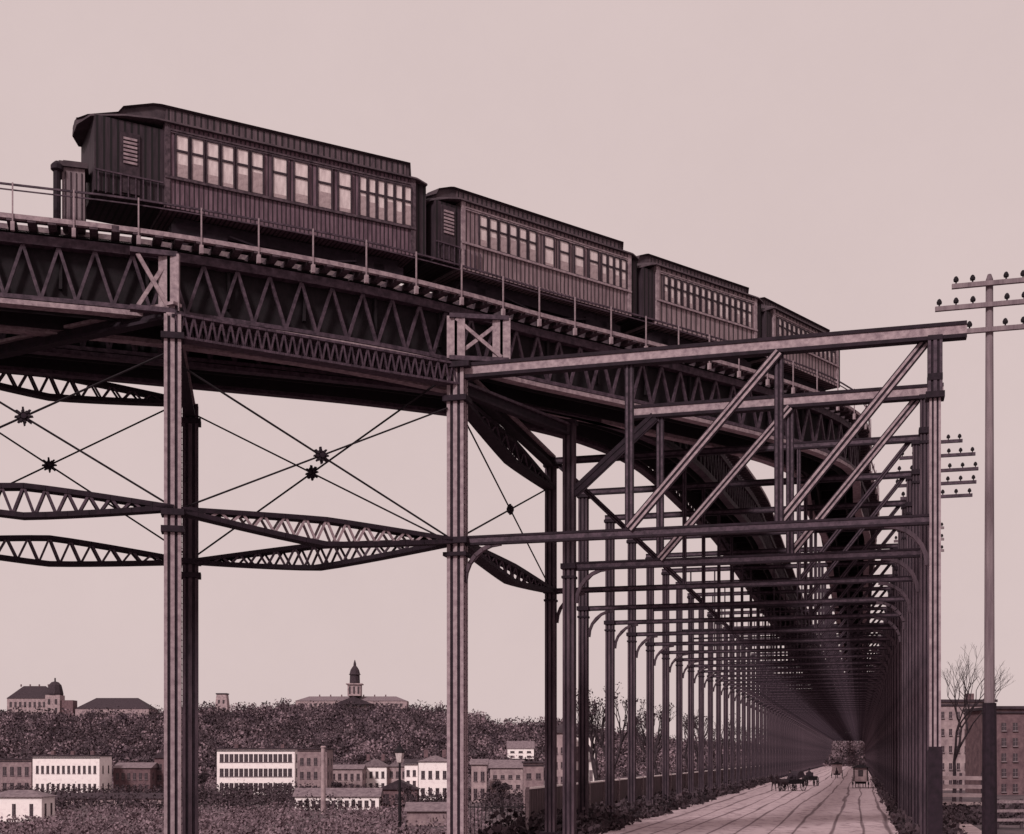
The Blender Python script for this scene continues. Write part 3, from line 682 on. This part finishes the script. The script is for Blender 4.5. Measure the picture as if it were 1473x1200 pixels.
# ------------------------------------------------------------------ buildings
WIN = {}
def win_mesh(w_, h_, m):
    key = (round(w_, 2), round(h_, 2), m)
    if key not in WIN:
        f = MB(); f.cur = 0; f.box((0, .02, h_ / 2), w_, .1, h_)
        f.cur = 1; f.bar((-w_ * .6, -.05, -.06), (w_ * .6, -.05, -.06), .16, .12); f.bar((0, -.05, 0), (0, -.05, h_), .04, .05, up=V((1, 0, 0))); f.bar((-w_ / 2, -.05, h_ / 2), (w_ / 2, -.05, h_ / 2), .04, .05)
        WIN[key] = f.mesh('window', [m, 'slate'])
    return WIN[key]
def house(nm, x0, x1, ytop, Y, lab, wall='stone', rows=2, cols=5, dep=10, roof='flat', rmat='slate_dark', rh=2.0, ground=None, wm='glass_dark', rz=0.0, wf=.5, hf=.55, side=2, top_m=.12, cat='building', chim=0):
    z0 = PLAIN - .1 if ground is None else ground
    P0 = WX(x0, Y); P1 = WX(x1, Y); ww = (P1 - P0).length; zt = EYE + (HY - ytop) / F * Y
    if roof != 'flat': zt -= rh
    h = zt - z0; t = empty(nm, (P0.x, P0.y, z0), rz)
    mb = MB(); mb.box((ww / 2, dep / 2, h / 2), ww, dep, h); mb.build('wall', wall, t)
    ov = .35; r = MB()
    if roof == 'flat': r.box((ww / 2, dep / 2, h + .15), ww + .5, dep + .5, .3); r.box((ww / 2, -.05, h - .35), ww + .2, .2, .2)
    elif roof == 'hip':
        i = min(ww, dep) * .45
        r.add([(-ov, -ov, h), (ww + ov, -ov, h), (ww + ov, dep + ov, h), (-ov, dep + ov, h), (i, dep / 2, h + rh), (ww - i, dep / 2, h + rh)], [(0, 1, 5, 4), (1, 2, 5), (2, 3, 4, 5), (3, 0, 4), (3, 2, 1, 0)])
    elif roof == 'gable':   # ridge along x
        r.add([(-ov, -ov, h - .1), (ww + ov, -ov, h - .1), (ww + ov, dep + ov, h - .1), (-ov, dep + ov, h - .1), (-ov, dep / 2, h + rh), (ww + ov, dep / 2, h + rh)], [(0, 1, 5, 4), (1, 2, 5), (2, 3, 4, 5), (3, 0, 4), (3, 2, 1, 0)])
    elif roof == 'front':   # gable to the viewer
        r.add([(-ov, -ov, h - .1), (ww + ov, -ov, h - .1), (ww + ov, dep + ov, h - .1), (-ov, dep + ov, h - .1), (ww / 2, -ov, h + rh), (ww / 2, dep + ov, h + rh)], [(0, 4, 5, 3), (1, 2, 5, 4), (0, 1, 4), (2, 3, 5), (3, 2, 1, 0)])
    ro = r.build('roof', rmat, t)
    for k in range(chim): c = MB(); x = ww * (.2 + .6 * k / max(1, chim - 1)); c.box((x, dep * .5, h + (0 if roof == 'flat' else rh) + .4), .8, .8, 1.6); c.build('chimney', 'brick', ro)
    if rows:
        sh = h * (1 - top_m) / rows; sw = ww * .94 / cols; me = win_mesh(sw * wf, sh * hf, wm)
        for j in range(rows):
            for i in range(cols): child('window', me, t, (ww * .03 + sw * (i + .5), -.03, sh * (j + .28)))
        if side:
            sd_ = dep * .9 / side; me = win_mesh(min(sd_ * .4, sw * wf * 1.2), sh * hf, wm)
            for j in range(rows):
                for i in range(side): child('window', me, t, (ww + .03, dep * .05 + sd_ * (i + .5), sh * (j + .28)), pi / 2)
    tag(t, lab, cat); return t
house('apartment_block', 47, 143, 1088, 290, 'long white two storey block with rows of dark windows at lower left', 'white', 2, 12, 9, rmat='slate_dark', hf=.42, top_m=.1, wm='glass_dark', chim=3)
house('town_house', 0, 45, 1093, 292, 'plain grey building cut by the left edge beside the white block', 'brickmid', 2, 4, 9)
house('brick_building', 163, 216, 1097, 300, 'dark brick building with two window rows left of the nearest column', 'brick', 2, 6, 9, roof='gable', rmat='slate', rh=1.2)
house('chimney_house', 222, 250, 1078, 305, 'narrow dark gabled house behind the nearest pale column', 'brick', 3, 2, 8, roof='front', rh=2)
house('shed', -20, 60, 1137, 175, 'low shed with grey roof and white front in the lower left corner', 'white', 1, 3, 5, roof='hip', rmat='slate', rh=.9, wf=.2, ground=PLAIN - .1)
house('factory', 312, 424, 1078, 300, 'three storey factory striped with white bands and dark windows', 'white', 3, 15, 9, hf=.55, wf=.78, top_m=.05, rmat='slate_dark', chim=2)
house('brick_building', 428, 470, 1078, 290, 'tall grey brick house standing right of the striped factory', 'brickmid', 3, 4, 10, hf=.5)
house('town_house', 474, 521, 1100, 310, 'low house with pale walls between grey brick house and gables', 'stone', 2, 5, 8, roof='gable', rmat='slate', rh=1.0)
house('gabled_house', 520, 556, 1092, 318, 'pale gabled house with white trim, left one of the pair', 'white', 2, 4, 8, roof='front', rmat='slate', rh=1.8, chim=2)
house('gabled_house', 557, 596, 1092, 320, 'pale gabled house with white trim, right one of the pair', 'stone', 2, 4, 8, roof='front', rmat='slate', rh=1.8)
house('white_house', 602, 646, 1087, 262, 'white two storey house with grey hipped roof by second column', 'white', 2, 4, 9, roof='hip', rmat='slate', rh=1.2, hf=.45, chim=2)
house('white_house', 582, 601, 1092, 264, 'narrow white house wing squeezed beside the hipped roof house', 'white', 3, 2, 8, roof='gable', rmat='slate_dark', rh=1)
house('greenhouse', 424, 545, 1134, 215, 'long low building with grey roof and white windowed wall', 'white', 1, 12, 5, roof='gable', rmat='slate', rh=1.3, wf=.6, hf=.5)
house('shed', 545, 600, 1122, 225, 'dark gabled shed joined to the end of the long low building', 'brick', 1, 3, 5, roof='front', rmat='slate_dark', rh=1.6)
house('shed', 585, 642, 1155, 165, 'low grey lean-to roof in front of the white house', 'brickmid', 0, 1, 6, roof='gable', rmat='slate', rh=1.0, side=0)
house('long_shed', 80, 232, 1141, 235, 'long low dark shed in front of the brick building', 'stone', 1, 14, 4, roof='gable', rmat='slate_dark', rh=.9, wf=.4, hf=.4)
house('hill_cottage', 730, 768, 1066, 520, 'small white gabled cottage on the slope of the hill', 'white', 2, 3, 8, roof='gable', rmat='slate', rh=3.0, ground=3, hf=.4)
house('town_house', 678, 700, 1092, 250, 'pale house peeking out right of the second column', 'stone', 2, 2, 8, roof='gable', rmat='slate', rh=1)
house('town_house', 705, 752, 1093, 262, 'house with sloping grey roof left of the dark column', 'stone', 3, 4, 12, roof='gable', rmat='slate', rh=1.6, hf=.35)
house('town_house', 753, 782, 1098, 215, 'small house with louvred windows at foot of dark column', 'brickmid', 3, 2, 8, hf=.4)
house('corner_house', 794, 824, 1040, 195, 'tall pale house glimpsed between the first avenue columns', 'stone', 5, 3, 9, roof='hip', rmat='slate_dark', rh=1.5, hf=.4)
house('corner_house', 824, 856, 1056, 200, 'pale house with cornice glimpsed behind the avenue columns', 'white', 3, 3, 9, wm='slate', hf=.6)
# right side
house('tenement', 1348, 1431, 1010, 150, 'pale brick tenement with rows of small windows right of columns', 'stone', 5, 7, 9, ground=-.1, wf=.36, hf=.36, side=0, chim=2, top_m=.04)
house('tenement', 1433, 1520, 1020, 132, 'darker brick tenement cut by the right edge', 'brick', 5, 5, 9, ground=-.1, wf=.4, hf=.5, side=0)
# hilltop institutions
hzt = lambda x: hz(x, 870)
t = house('asylum', 425, 585, 1001, 880, 'long hilltop building with central domed clock tower', 'stone', 2, 22, 18, ground=hzt(500) - 3, roof='hip', rh=3.5, rmat='slate', hf=.5, side=0, top_m=.1, chim=7)
bx = WX(507, 872) - t.location; bz = EYE + (HY - 1001) / F * 880 - t.location.z
mb = MB(); mb.box((bx.x, 5, bz + 4), 9, 9, 8); mb.box((bx.x, 5, bz + 8.2), 11, 11, .8); tw = mb.build('tower', 'stone', t)
for dx in (-3, 0, 3): mb = MB(); mb.box((bx.x + dx, .35, bz + 4), 1.1, .3, 5); mb.build('window', 'glass_dark', tw)
mb = MB(); mb.lathe((bx.x, 5, bz + 8.6), [(3.6, 0), (3.4, 6), (4.2, 6.2), (3.6, 7), (3.0, 9.5), (1.8, 11.5), (1, 12.4), (.9, 14), (.2, 16.5)], 10); mb.build('dome', 'slate_dark', tw)
mb = MB(); mb.add([(bx.x - 14, -3, bz - 6), (bx.x + 14, -3, bz - 6), (bx.x + 14, 4, bz - 6), (bx.x - 14, 4, bz - 6), (bx.x, -3, bz - .5), (bx.x, 4, bz - .5)], [(0, 4, 5, 3), (1, 2, 5, 4), (0, 1, 4), (2, 3, 5), (3, 2, 1, 0)]); mb.build('pediment', 'slate_dark', t)
house('long_hall', 108, 214, 1003, 880, 'wide hilltop hall with low dark hipped roof', 'stone', 1, 9, 24, roof='hip', rmat='slate_dark', rh=8, ground=hzt(160) - 4, hf=.5, wf=.4, side=0)
t = house('mansion', 10, 76, 986, 880, 'hilltop mansion with mansard roof and domed corner turret', 'stone', 2, 9, 18, ground=hzt(50) - 3, roof='hip', rh=9, rmat='slate_dark', hf=.5, side=0, chim=4, top_m=.05)
q = WX(74, 876) - t.location; zq = EYE + (HY - 1000) / F * 880 - t.location.z
mb = MB(); mb.box((q.x, 3, zq / 2), 10, 10, zq); tw = mb.build('turret', 'stone', t)
mb = MB(); mb.lathe((q.x, 3, zq), [(5.6, 0), (5.8, 1), (5.2, 4), (4.4, 7), (2.5, 9), (.6, 9.6), (.5, 12)], 10); mb.build('dome', 'slate_dark', tw)
for dx in (-2.4, 2.4):
    for z_ in (3, 9): mb = MB(); mb.box((q.x + dx, -2.1, z_ + 4), 1.5, .3, 3.6); mb.build('window', 'glass_dark', tw)
mb = MB(); mb.box((q.x + 9, 4, zq * .4), 9, 9, zq * .8); mb.build('wing', 'brick', t)
t = empty('hill_tower', WX(320, 885, hzt(320) - 1)); zt_ = EYE + (HY - 999) / F * 885 - t.location.z
mb = MB(); mb.prism([(-4.8, -4.8), (4.8, -4.8), (4.8, 4.8), (-4.8, 4.8)], 0, zt_, lambda x, y, z: (x * (1 - .3 * z / zt_), y * (1 - .3 * z / zt_), z)); mb.build('wall', 'stone', t)
mb = MB(); mb.box((0, 0, zt_ + .3), 7.6, 7.6, .8); mb.build('cap', 'slate_dark', t)
for z_ in (.3, .65):
    for dx in (-1.6, 1.6): mb = MB(); mb.box((dx, -4.75 + 1.4 * z_, z_ * zt_), 1.2, .5, 2.6); mb.build('window', 'glass_dark', t)
tag(t, 'small pale tapering tower alone on the hill crest', 'tower')

# street lamp and plain pole in the plain
t = empty('street_lamp', WX(575, 150, PLAIN)); h = EYE + (HY - 1098) / F * 150 - PLAIN
mb = MB(); mb.tube([(0, 0, 0), (0, 0, 1), (0, 0, h)], [.28, .2, .13], 8); mb.build('post', 'ink', t)
mb = MB(); mb.lathe((0, 0, h), [(.2, 0), (.32, .1), (.55, 1.2), (.5, 1.25)], 6); mb.build('lantern', 'glass', t)
mb = MB(); mb.lathe((0, 0, h + 1.25), [(.65, 0), (.5, .35), (.25, .6), (.2, .8), (.08, 1.1)], 6); mb.build('lantern_cap', 'ink', t)
tag(t, 'dark street lamp with glazed lantern in front of the white house', 'street lamp')
t = WX(465, 200, PLAIN); mb = MB(); h = EYE + (HY - 1076) / F * 200 - PLAIN; mb.tube([(0, 0, 0), (0, 0, h)], [.4, .33], 10); mb.lathe((0, 0, h), [(.4, 0), (.45, .15), (.3, .3)], 10)
o = mb.build('chimney_stack', 'stone', None); o.location = t; tag(o, 'slim pale flue pipe rising beside the grey brick house', 'chimney')

# ------------------------------------------------------------------ fences
def fence(u, v0, v1, h, lab, bays=1, m='fence'):
    t = empty('board_fence', A(u, v0, 0), -TH + pi / 2); Lf = v1 - v0
    mb = MB(); x = 0
    while x < Lf: mb.box((x + .16, 0, h / 2 - .3), .30, .05, h + .6 - .02 * (int(x * 7) % 3)); x += .34
    mb.build('board', m, t)
    mb = MB(); mb.bar((0, -.04, h + .03), (Lf, -.04, h + .03), .2, .09); mb.bar((0, -.08, h * .3), (Lf, -.08, h * .3), .06, .1); mb.build('top_rail', 'white', t)
    n = int(Lf / 5)
    po = MB(); po.box((0, -.1, h / 2), .16, .16, h + .2); pm = po.mesh('post', 'iron_pale')
    for k in range(n): child('post', pm, t, (k * 5, 0, 0))
    tag(t, lab, 'fence')
fence(-16.2, 62, 330, 2.35, 'long board fence with pale top rail along left side of avenue')
t = empty('picket_fence', WX(672, 98, gz(*WX(672, 98).xy)), 0)
mb = MB()
Lf = 6.6
for k in range(24): mb.bar((k * .28, 0, -1), (k * .28, 0, 2.6), .05, .05)
mb.build('picket', 'ink', t); mb = MB(); mb.bar((0, 0, 2.3), (Lf, 0, 2.3), .06, .08); mb.bar((0, 0, .2), (Lf, 0, .2), .06, .08); mb.build('rail', 'ink', t)
t.location.z = -2.2
tag(t, 'dark iron picket fence between second pale column and dark column', 'fence')
t = empty('rail_fence', WX(1350, 92, 0), 0)
for k in range(4): mb = MB(); mb.bar((0, 0, .6 + k * .62), (3.4, .0, .55 + k * .62), .06, .28); mb.build('board', 'stone', t)
for k in range(3): mb = MB(); mb.box((.1 + k * 1.55, .12, 1.4), .16, .14, 2.8); mb.build('post', 'timber', t)
tag(t, 'white board fence between the front right column and telegraph pole', 'fence')
t = empty('rail_fence', WX(1434, 70, 0), .15)
for k in range(3): mb = MB(); mb.bar((0, 0, .5 + k * .5), (4.5, 0, .5 + k * .5), .05, .16); mb.build('board', 'iron_pale', t)
for k in range(4): mb = MB(); mb.box((.1 + k * 1.4, .1, .8), .12, .12, 1.7); mb.build('post', 'timber', t)
tag(t, 'thin rail fence at the right edge past the telegraph pole', 'fence')

# ------------------------------------------------------------------ trees
def tree(p, h, lab, leaf=.5, seed=0, m='leafB', spread=.5, nm='bare_tree', lv=5, tk=.024):
    random.seed(seed); t = empty(nm, p)
    tr = MB(); br = MB(); lf = MB()
    def grow(a, d, ln, r, lvl):
        b = a + d * ln; mid = a.lerp(b, .5) + V((U(-1, 1), U(-1, 1), 0)) * ln * .06
        (tr if lvl == 0 else br).tube([a, mid, b], [r, r * .85, r * .68], 5 if lvl else 7)
        if lvl >= lv:
            if leaf: leaves(lf, b, (ln * .7,) * 3, max(1, int(leaf * 16)), .11)
            return
        for k in range(3 if lvl < 2 else 2):
            ax = V((U(-1, 1), U(-1, 1), U(-.1, .6))).normalized()
            nd = (d + ax * U(spread * .7, spread * 1.35) + UP * .12).normalized(); grow(b, nd, ln * U(.62, .82), r * .62, lvl + 1)
    grow(V((0, 0, -.3)), V((U(-.05, .05), 0, 1)).normalized(), h * .27, h * tk, 0)
    tr.build('trunk', 'bark', t); br.build('branches', 'bark', t)
    if lf.v: lf.build('crown', m, t)
    tag(t, lab, 'tree'); return t
tl = [(-19.5, 96, 9.5), (-20.5, 108, 11.5), (-19.2, 121, 10.5), (-20.5, 133, 11), (-19, 147, 10.5), (-20, 165, 11.5), (-19.5, 185, 11), (-20, 208, 11.5), (-19.5, 235, 11), (-20, 268, 12)]
for i, (u, v, h) in enumerate(tl):
    tree(A(u, v), h, '%s thin leafed tree behind the board fence, counted up the avenue' % ORD[i].replace('frontmost', 'nearest'), .15, seed=40 + i, lv=6 if i < 6 else 5)['group'] = 'trees behind the board fence'
tree(WX(1372, 104, 0), 14.5, 'bare branching tree in front of the pale tenement', 0, seed=5, spread=.6, lv=7, tk=.013)
tree(WX(722, 190, PLAIN), 6.5, 'small dark bushy tree beside picket fence near second column', 5, seed=8, nm='bushy_tree', lv=4)
tree(WX(585, 200, PLAIN), 6.0, 'bushy dark tree right of the street lamp before white house', 3, seed=9, nm='bushy_tree', lv=4)
tree(WX(295, 230, PLAIN), 7.0, 'dark leafy tree between nearest column and striped factory', 4, seed=10, nm='bushy_tree', lv=4)
tree(WX(262, 260, PLAIN), 8.0, 'taller leafy tree hidden mostly behind the nearest column', 4, seed=12, nm='bushy_tree', lv=4)
tree(WX(485, 250, PLAIN), 5.0, 'low dark tree in front of the pale gabled houses', 4, seed=13, nm='bushy_tree', lv=4)

# ------------------------------------------------------------------ brush
random.seed(76)
mb = MB()
for i in range(700):
    u = U(-45, 40); v = U(715, 790); r = U(2, 4.5); leaves(mb, A(u, v, U(1, 15)), (r * 1.4, r, r), 46, .55)
tag(mb.build('distant_woods', 'leafA'), 'mass of trees closing the far end of the avenue', 'woods', kind='stuff')
random.seed(77)
mb = MB()
for i in range(520):   # scrub over the low plain
    x = U(-10, 690); Y = U(132, 215) if R() < .8 else U(215, 290)
    if Y > 200 and R() < .6: continue
    r = U(.7, 1.7); p = WX(x, Y, PLAIN + r * .3); leaves(mb, p, (r * 2.0, r * 1.4, r * .8), 70, .2)
for i in range(160):
    x = U(-10, 760); Y = U(290, 430); r = U(1.5, 3); p = WX(x, Y, PLAIN + r * .3); leaves(mb, p, (r * 1.8, r * 1.2, r), 50, .36)
n_a = len(mb.f); mb.mi = [0] * n_a; mb.cur = 1
for i in range(420):
    x = U(-10, 780); Y = U(205, 300); r = U(.9, 2.3); p = WX(x, Y, PLAIN + r * .6); leaves(mb, p, (r * 1.5, r * 1.0, r * 1.0), 60, .26)
tag(mb.build('scrub', ['leafA', 'leafB']), 'scrub and bushes over the low ground at the left', 'scrub', kind='stuff')
mb = MB()
for i in range(2000):
    v = 62 + 150 * R() ** 1.6; u = -15.3 + U(-.7, 1.0) + (U(0, 1.6) if R() < .35 else 0); r = U(.22, .62) * (1.25 if u < -14 else .7) ; leaves(mb, A(u, v, r * .5), (r * 1.3, r * 2, r * 1.2), 22, .15)
for i in range(260):
    v = U(60, 110); u = U(-24, -16.4); p = A(u, v); r = U(.4, 1.0); leaves(mb, V((p.x, p.y, gz(p.x, p.y) + r * .4)), (r * 1.6, r * 1.6, r), 30, .2)
tag(mb.build('roadside_brush', 'leafB'), 'dark weeds and brush along the fence at the left of the road', 'brush', kind='stuff')
mb = MB()
for i in range(1100):
    v = 55 + 170 * R() ** 1.5; u = 3.2 + U(-1.1, .8); r = U(.2, .6); leaves(mb, A(u, v, r * .6), (r * 1.2, r * 2, r * 1.7), 20, .14)
for i in range(220):
    x = U(1352, 1480); Y = U(74, 96); r = U(.3, .6); leaves(mb, WX(x, Y, r * .4), (r * 1.6, r * 1.3, r), 24, .15)
tag(mb.build('verge_weeds', 'leafB'), 'dark weeds along the right verge below the columns', 'weeds', kind='stuff')

# ------------------------------------------------------------------ horses, people, carriages
def skin_obj(name, verts, edges, radii, m, parent, root=0):
    me = bpy.data.meshes.new(name); me.from_pydata([tuple(v) for v in verts], edges, []); me.materials.append(M[m])
    o = bpy.data.objects.new(name, me); COL.objects.link(o); o.parent = parent
    md = o.modifiers.new('skin', 'SKIN'); md.use_smooth_shade = True
    for i, r in enumerate(radii): me.skin_vertices[0].data[i].radius = (r, r) if not hasattr(r, '__len__') else r
    me.skin_vertices[0].data[root].use_root = True
    s_ = o.modifiers.new('sub', 'SUBSURF'); s_.levels = 1; s_.render_levels = 1
    return o
def horse(loc, rz, lab, m='hide', stride=.18):
    v = [(0, 0, 1.12), (.45, 0, 1.15), (.85, 0, 1.2), (1.15, 0, 1.5), (1.42, 0, 1.85), (1.72, 0, 1.62), (1.85, 0, 1.5),     # trunk neck head
         (-.35, 0, 1.2), (-.6, 0, 1.18), (-.82, 0, .95), (-.86, 0, .55)]
    e = [(0, 1), (1, 2), (2, 3), (3, 4), (4, 5), (5, 6), (0, 7), (7, 8), (8, 9), (9, 10)]
    r = [.30, .31, .25, .17, .13, .10, .07, .31, .2, .05, .04]
    for sy, ph in ((.16, 1), (-.16, -1)):
        k = len(v); v += [(.78, sy, .95), (.84 + stride * ph * .5, sy, .55), (.80 + stride * ph, sy, .12), (.88 + stride * ph, sy, .03)]; e += [(2, k), (k, k + 1), (k + 1, k + 2), (k + 2, k + 3)]; r += [.13, .06, .045, .06]
        k = len(v); v += [(-.42, sy, .92), (-.62 - stride * ph * .3, sy, .5), (-.52 - stride * ph, sy, .12), (-.44 - stride * ph, sy, .03)]; e += [(7, k), (k, k + 1), (k + 1, k + 2), (k + 2, k + 3)]; r += [.16, .07, .045, .06]
    for sy in (.06, -.06): k = len(v); v += [(1.44, sy, 2.02)]; e += [(4, k)]; r += [.03]
    t = empty('horse', loc, rz); skin_obj('body', v, e, r, m, t)
    mn = MB(); mn.tube([(1.0, 0, 1.5), (1.2, 0, 1.78), (1.36, 0, 2.0)], [.06, .08, .05], 5); mn.build('mane', 'ink', t)
    tag(t, lab, 'horse'); return t
def person(loc, rz, lab, m='cloth', hat=True):
    """seated driver, facing +x"""
    t = empty('person', loc, rz)
    v = [(0, 0, .1), (0, 0, .35), (0, 0, .55), (0, 0, .66), (.01, 0, .80), (.42, .1, .12), (.46, .1, -.34), (.6, .1, -.36), (.42, -.1, .12), (.46, -.1, -.34), (.6, -.1, -.36),
         (.02, .2, .52), (.12, .26, .26), (.38, .16, .22), (.02, -.2, .52), (.12, -.26, .26), (.38, -.16, .22)]
    e = [(0, 1), (1, 2), (2, 3), (3, 4), (0, 5), (5, 6), (6, 7), (0, 8), (8, 9), (9, 10), (2, 11), (11, 12), (12, 13), (2, 14), (14, 15), (15, 16)]
    r = [.15, .15, .15, .06, .1, .09, .06, .04, .09, .06, .04, .07, .055, .04, .07, .055, .04]
    skin_obj('body', v, e, r, m, t)
    mb = MB(); mb.lathe((.01, 0, .86), [(.17, 0), (.17, .02), (.1, .03), (.1, .16), (.08, .18)], 12); mb.build('hat', 'ink', t)
    mb = MB(); mb.lathe((.07, 0, .74), [(.03, 0), (.07, .04), (.07, .1), (.03, .13)], 8); mb.build('face', 'skin', t)
    tag(t, lab, 'person'); return t
def wheel(parent, c, r, axis_y=True):
    mb = MB(); n = 20; pts = [V((cos(2 * pi * k / n) * r, 0, sin(2 * pi * k / n) * r)) for k in range(n)]
    for k in range(n): mb.bar(pts[k], pts[(k + 1) % n], .06, .06, up=V((0, 1, 0)), e=.005)
    for k in range(0, n, 2): mb.bar((0, 0, 0), pts[k], .03, .035, up=V((0, 1, 0)))
    mb.tube([(0, -.1, 0), (0, .1, 0)], .08, 8); o = mb.build('wheel', 'ink', parent); o.location = c
def carriage(loc, rz, lab, hood=True, pale=False):
    t = empty('carriage', loc, rz)          # faces +x
    for x, r in ((.95, .45), (-.85, .6)):
        for sy in (-.72, .72): wheel(t, (x, sy, r), r)
    mb = MB(); mb.add([V(q) for q in [(-1.2, -.55, .8), (1.0, -.55, .8), (1.2, -.6, 1.25), (-1.35, -.6, 1.35), (-1.2, .55, .8), (1.0, .55, .8), (1.2, .6, 1.25), (-1.35, .6, 1.35)]], [(0, 1, 2, 3), (7, 6, 5, 4), (0, 4, 5, 1), (1, 5, 6, 2), (2, 6, 7, 3), (3, 7, 4, 0)]); mb.build('body', 'ink' if not pale else 'stone', t)
    mb = MB(); mb.box((.75, 0, 1.35), .55, 1.0, .12); mb.box((.5, 0, 1.6), .08, 1.0, .45); mb.build('seat', 'cloth', t)
    if hood:
        h = MB(); pr = None
        for k in range(7):
            a = radians(-5 + k * 27); p = (-.55 + cos(a) * .85, 1.35 + sin(a) * .95)
            if pr: h.add([(pr[0], -.62, pr[1]), (p[0], -.62, p[1]), (p[0], .62, p[1]), (pr[0], .62, pr[1])], [(0, 1, 2, 3)])
            pr = p
        pts = [(-.55 + cos(radians(-5 + k * 27)) * .85, 1.35 + sin(radians(-5 + k * 27)) * .95) for k in range(7)]
        for sy in (-.62, .62): h.add([(a, sy, b) for a, b in pts], [tuple(range(7))])
        h.build('hood', 'cloth', t)
    mb = MB(); mb.bar((1.1, -.25, .7), (3.3, -.25, 1.0), .05, .06); mb.bar((1.1, .25, .7), (3.3, .25, 1.0), .05, .06); mb.build('shaft', 'timber_dark', t)
    tag(t, lab, 'carriage'); return t
def coach(loc, rz, lab):
    t = empty('coach', loc, rz)
    for x, r in ((1.1, .5), (-1.0, .7)):
        for sy in (-.95, .95): wheel(t, (x, sy, r), r)
    mb = MB(); mb.box((0, 0, 1.7), 2.6, 1.8, 1.7); mb.box((-1.33, 0, 1.05), .1, 1.5, .35); mb.build('body', 'stone', t)
    mb = MB(); mb.add([V(q) for q in [(-1.6, -1.2, 2.55), (1.6, -1.2, 2.55), (1.6, 1.2, 2.55), (-1.6, 1.2, 2.55), (-1.4, 0, 3.05), (1.4, 0, 3.05)]], [(0, 1, 5, 4), (1, 2, 5), (2, 3, 4, 5), (3, 0, 4), (3, 2, 1, 0)]); mb.build('roof', 'ink', t)
    mb = MB(); mb.box((-1.32, 0, 1.9), .06, .6, .8); mb.build('window', 'glass_dark', t)
    mb = MB(); mb.box((0, 0, .72), 2.3, 1.2, .3); mb.build('undercarriage', 'ink', t)
    for sy in (-.8, .8): mb = MB(); mb.box((-1.33, sy, 1.75), .08, .12, 1.6); mb.build('corner_post', 'ink', t)
    tag(t, lab, 'coach'); return t
ga = pi / 2 - TH
c1 = WX(1142, 148, 0); rz = ga + pi - .55         # coming towards the viewer, slanting
carriage(c1, rz, 'dark hooded carriage in the road, drawn by two horses', True)
d = V((cos(rz), sin(rz), 0)); n = V((-d.y, d.x, 0))
horse(c1 + d * 2.6 + n * .38, rz, 'dark horse on the left of the pair pulling the hooded carriage'); horse(c1 + d * 2.6 - n * .38, rz, 'dark horse on the right of the pair pulling the hooded carriage', stride=-.18)
person(c1 + d * .72 + UP * 1.36, rz, 'driver in dark coat and hat seated on the hooded carriage')
person(c1 - d * .55 + UP * 1.2, rz, 'passenger in dark hat seated under the carriage hood')
c2 = WX(1166, 172, 0); carriage(c2, ga + .3, 'smaller open carriage just behind the hooded one', False)
horse(c2 + V((cos(ga + .3), sin(ga + .3), 0)) * 2.6, ga + .3, 'horse harnessed to the small open carriage')
person(c2 + V((cos(ga + .3), sin(ga + .3), 0)) * .7 + UP * 1.36, ga + .3, 'driver with tall hat on the small open carriage')
c3 = WX(1238, 160, 0); coach(c3, ga, 'pale boxy coach with peaked roof, seen from behind in the road')
for sy, lb in ((-.45, 'left'), (.45, 'right')):
    horse(c3 + AV * 3.0 - BV * sy * -1, ga, '%s horse in front of the boxy coach' % lb)
c4 = WX(1204, 235, 0); coach(c4, ga + pi, 'distant pale coach farther up the road')
horse(c4 - AV * 3.0, ga + pi, 'horse pulling the distant pale coach')
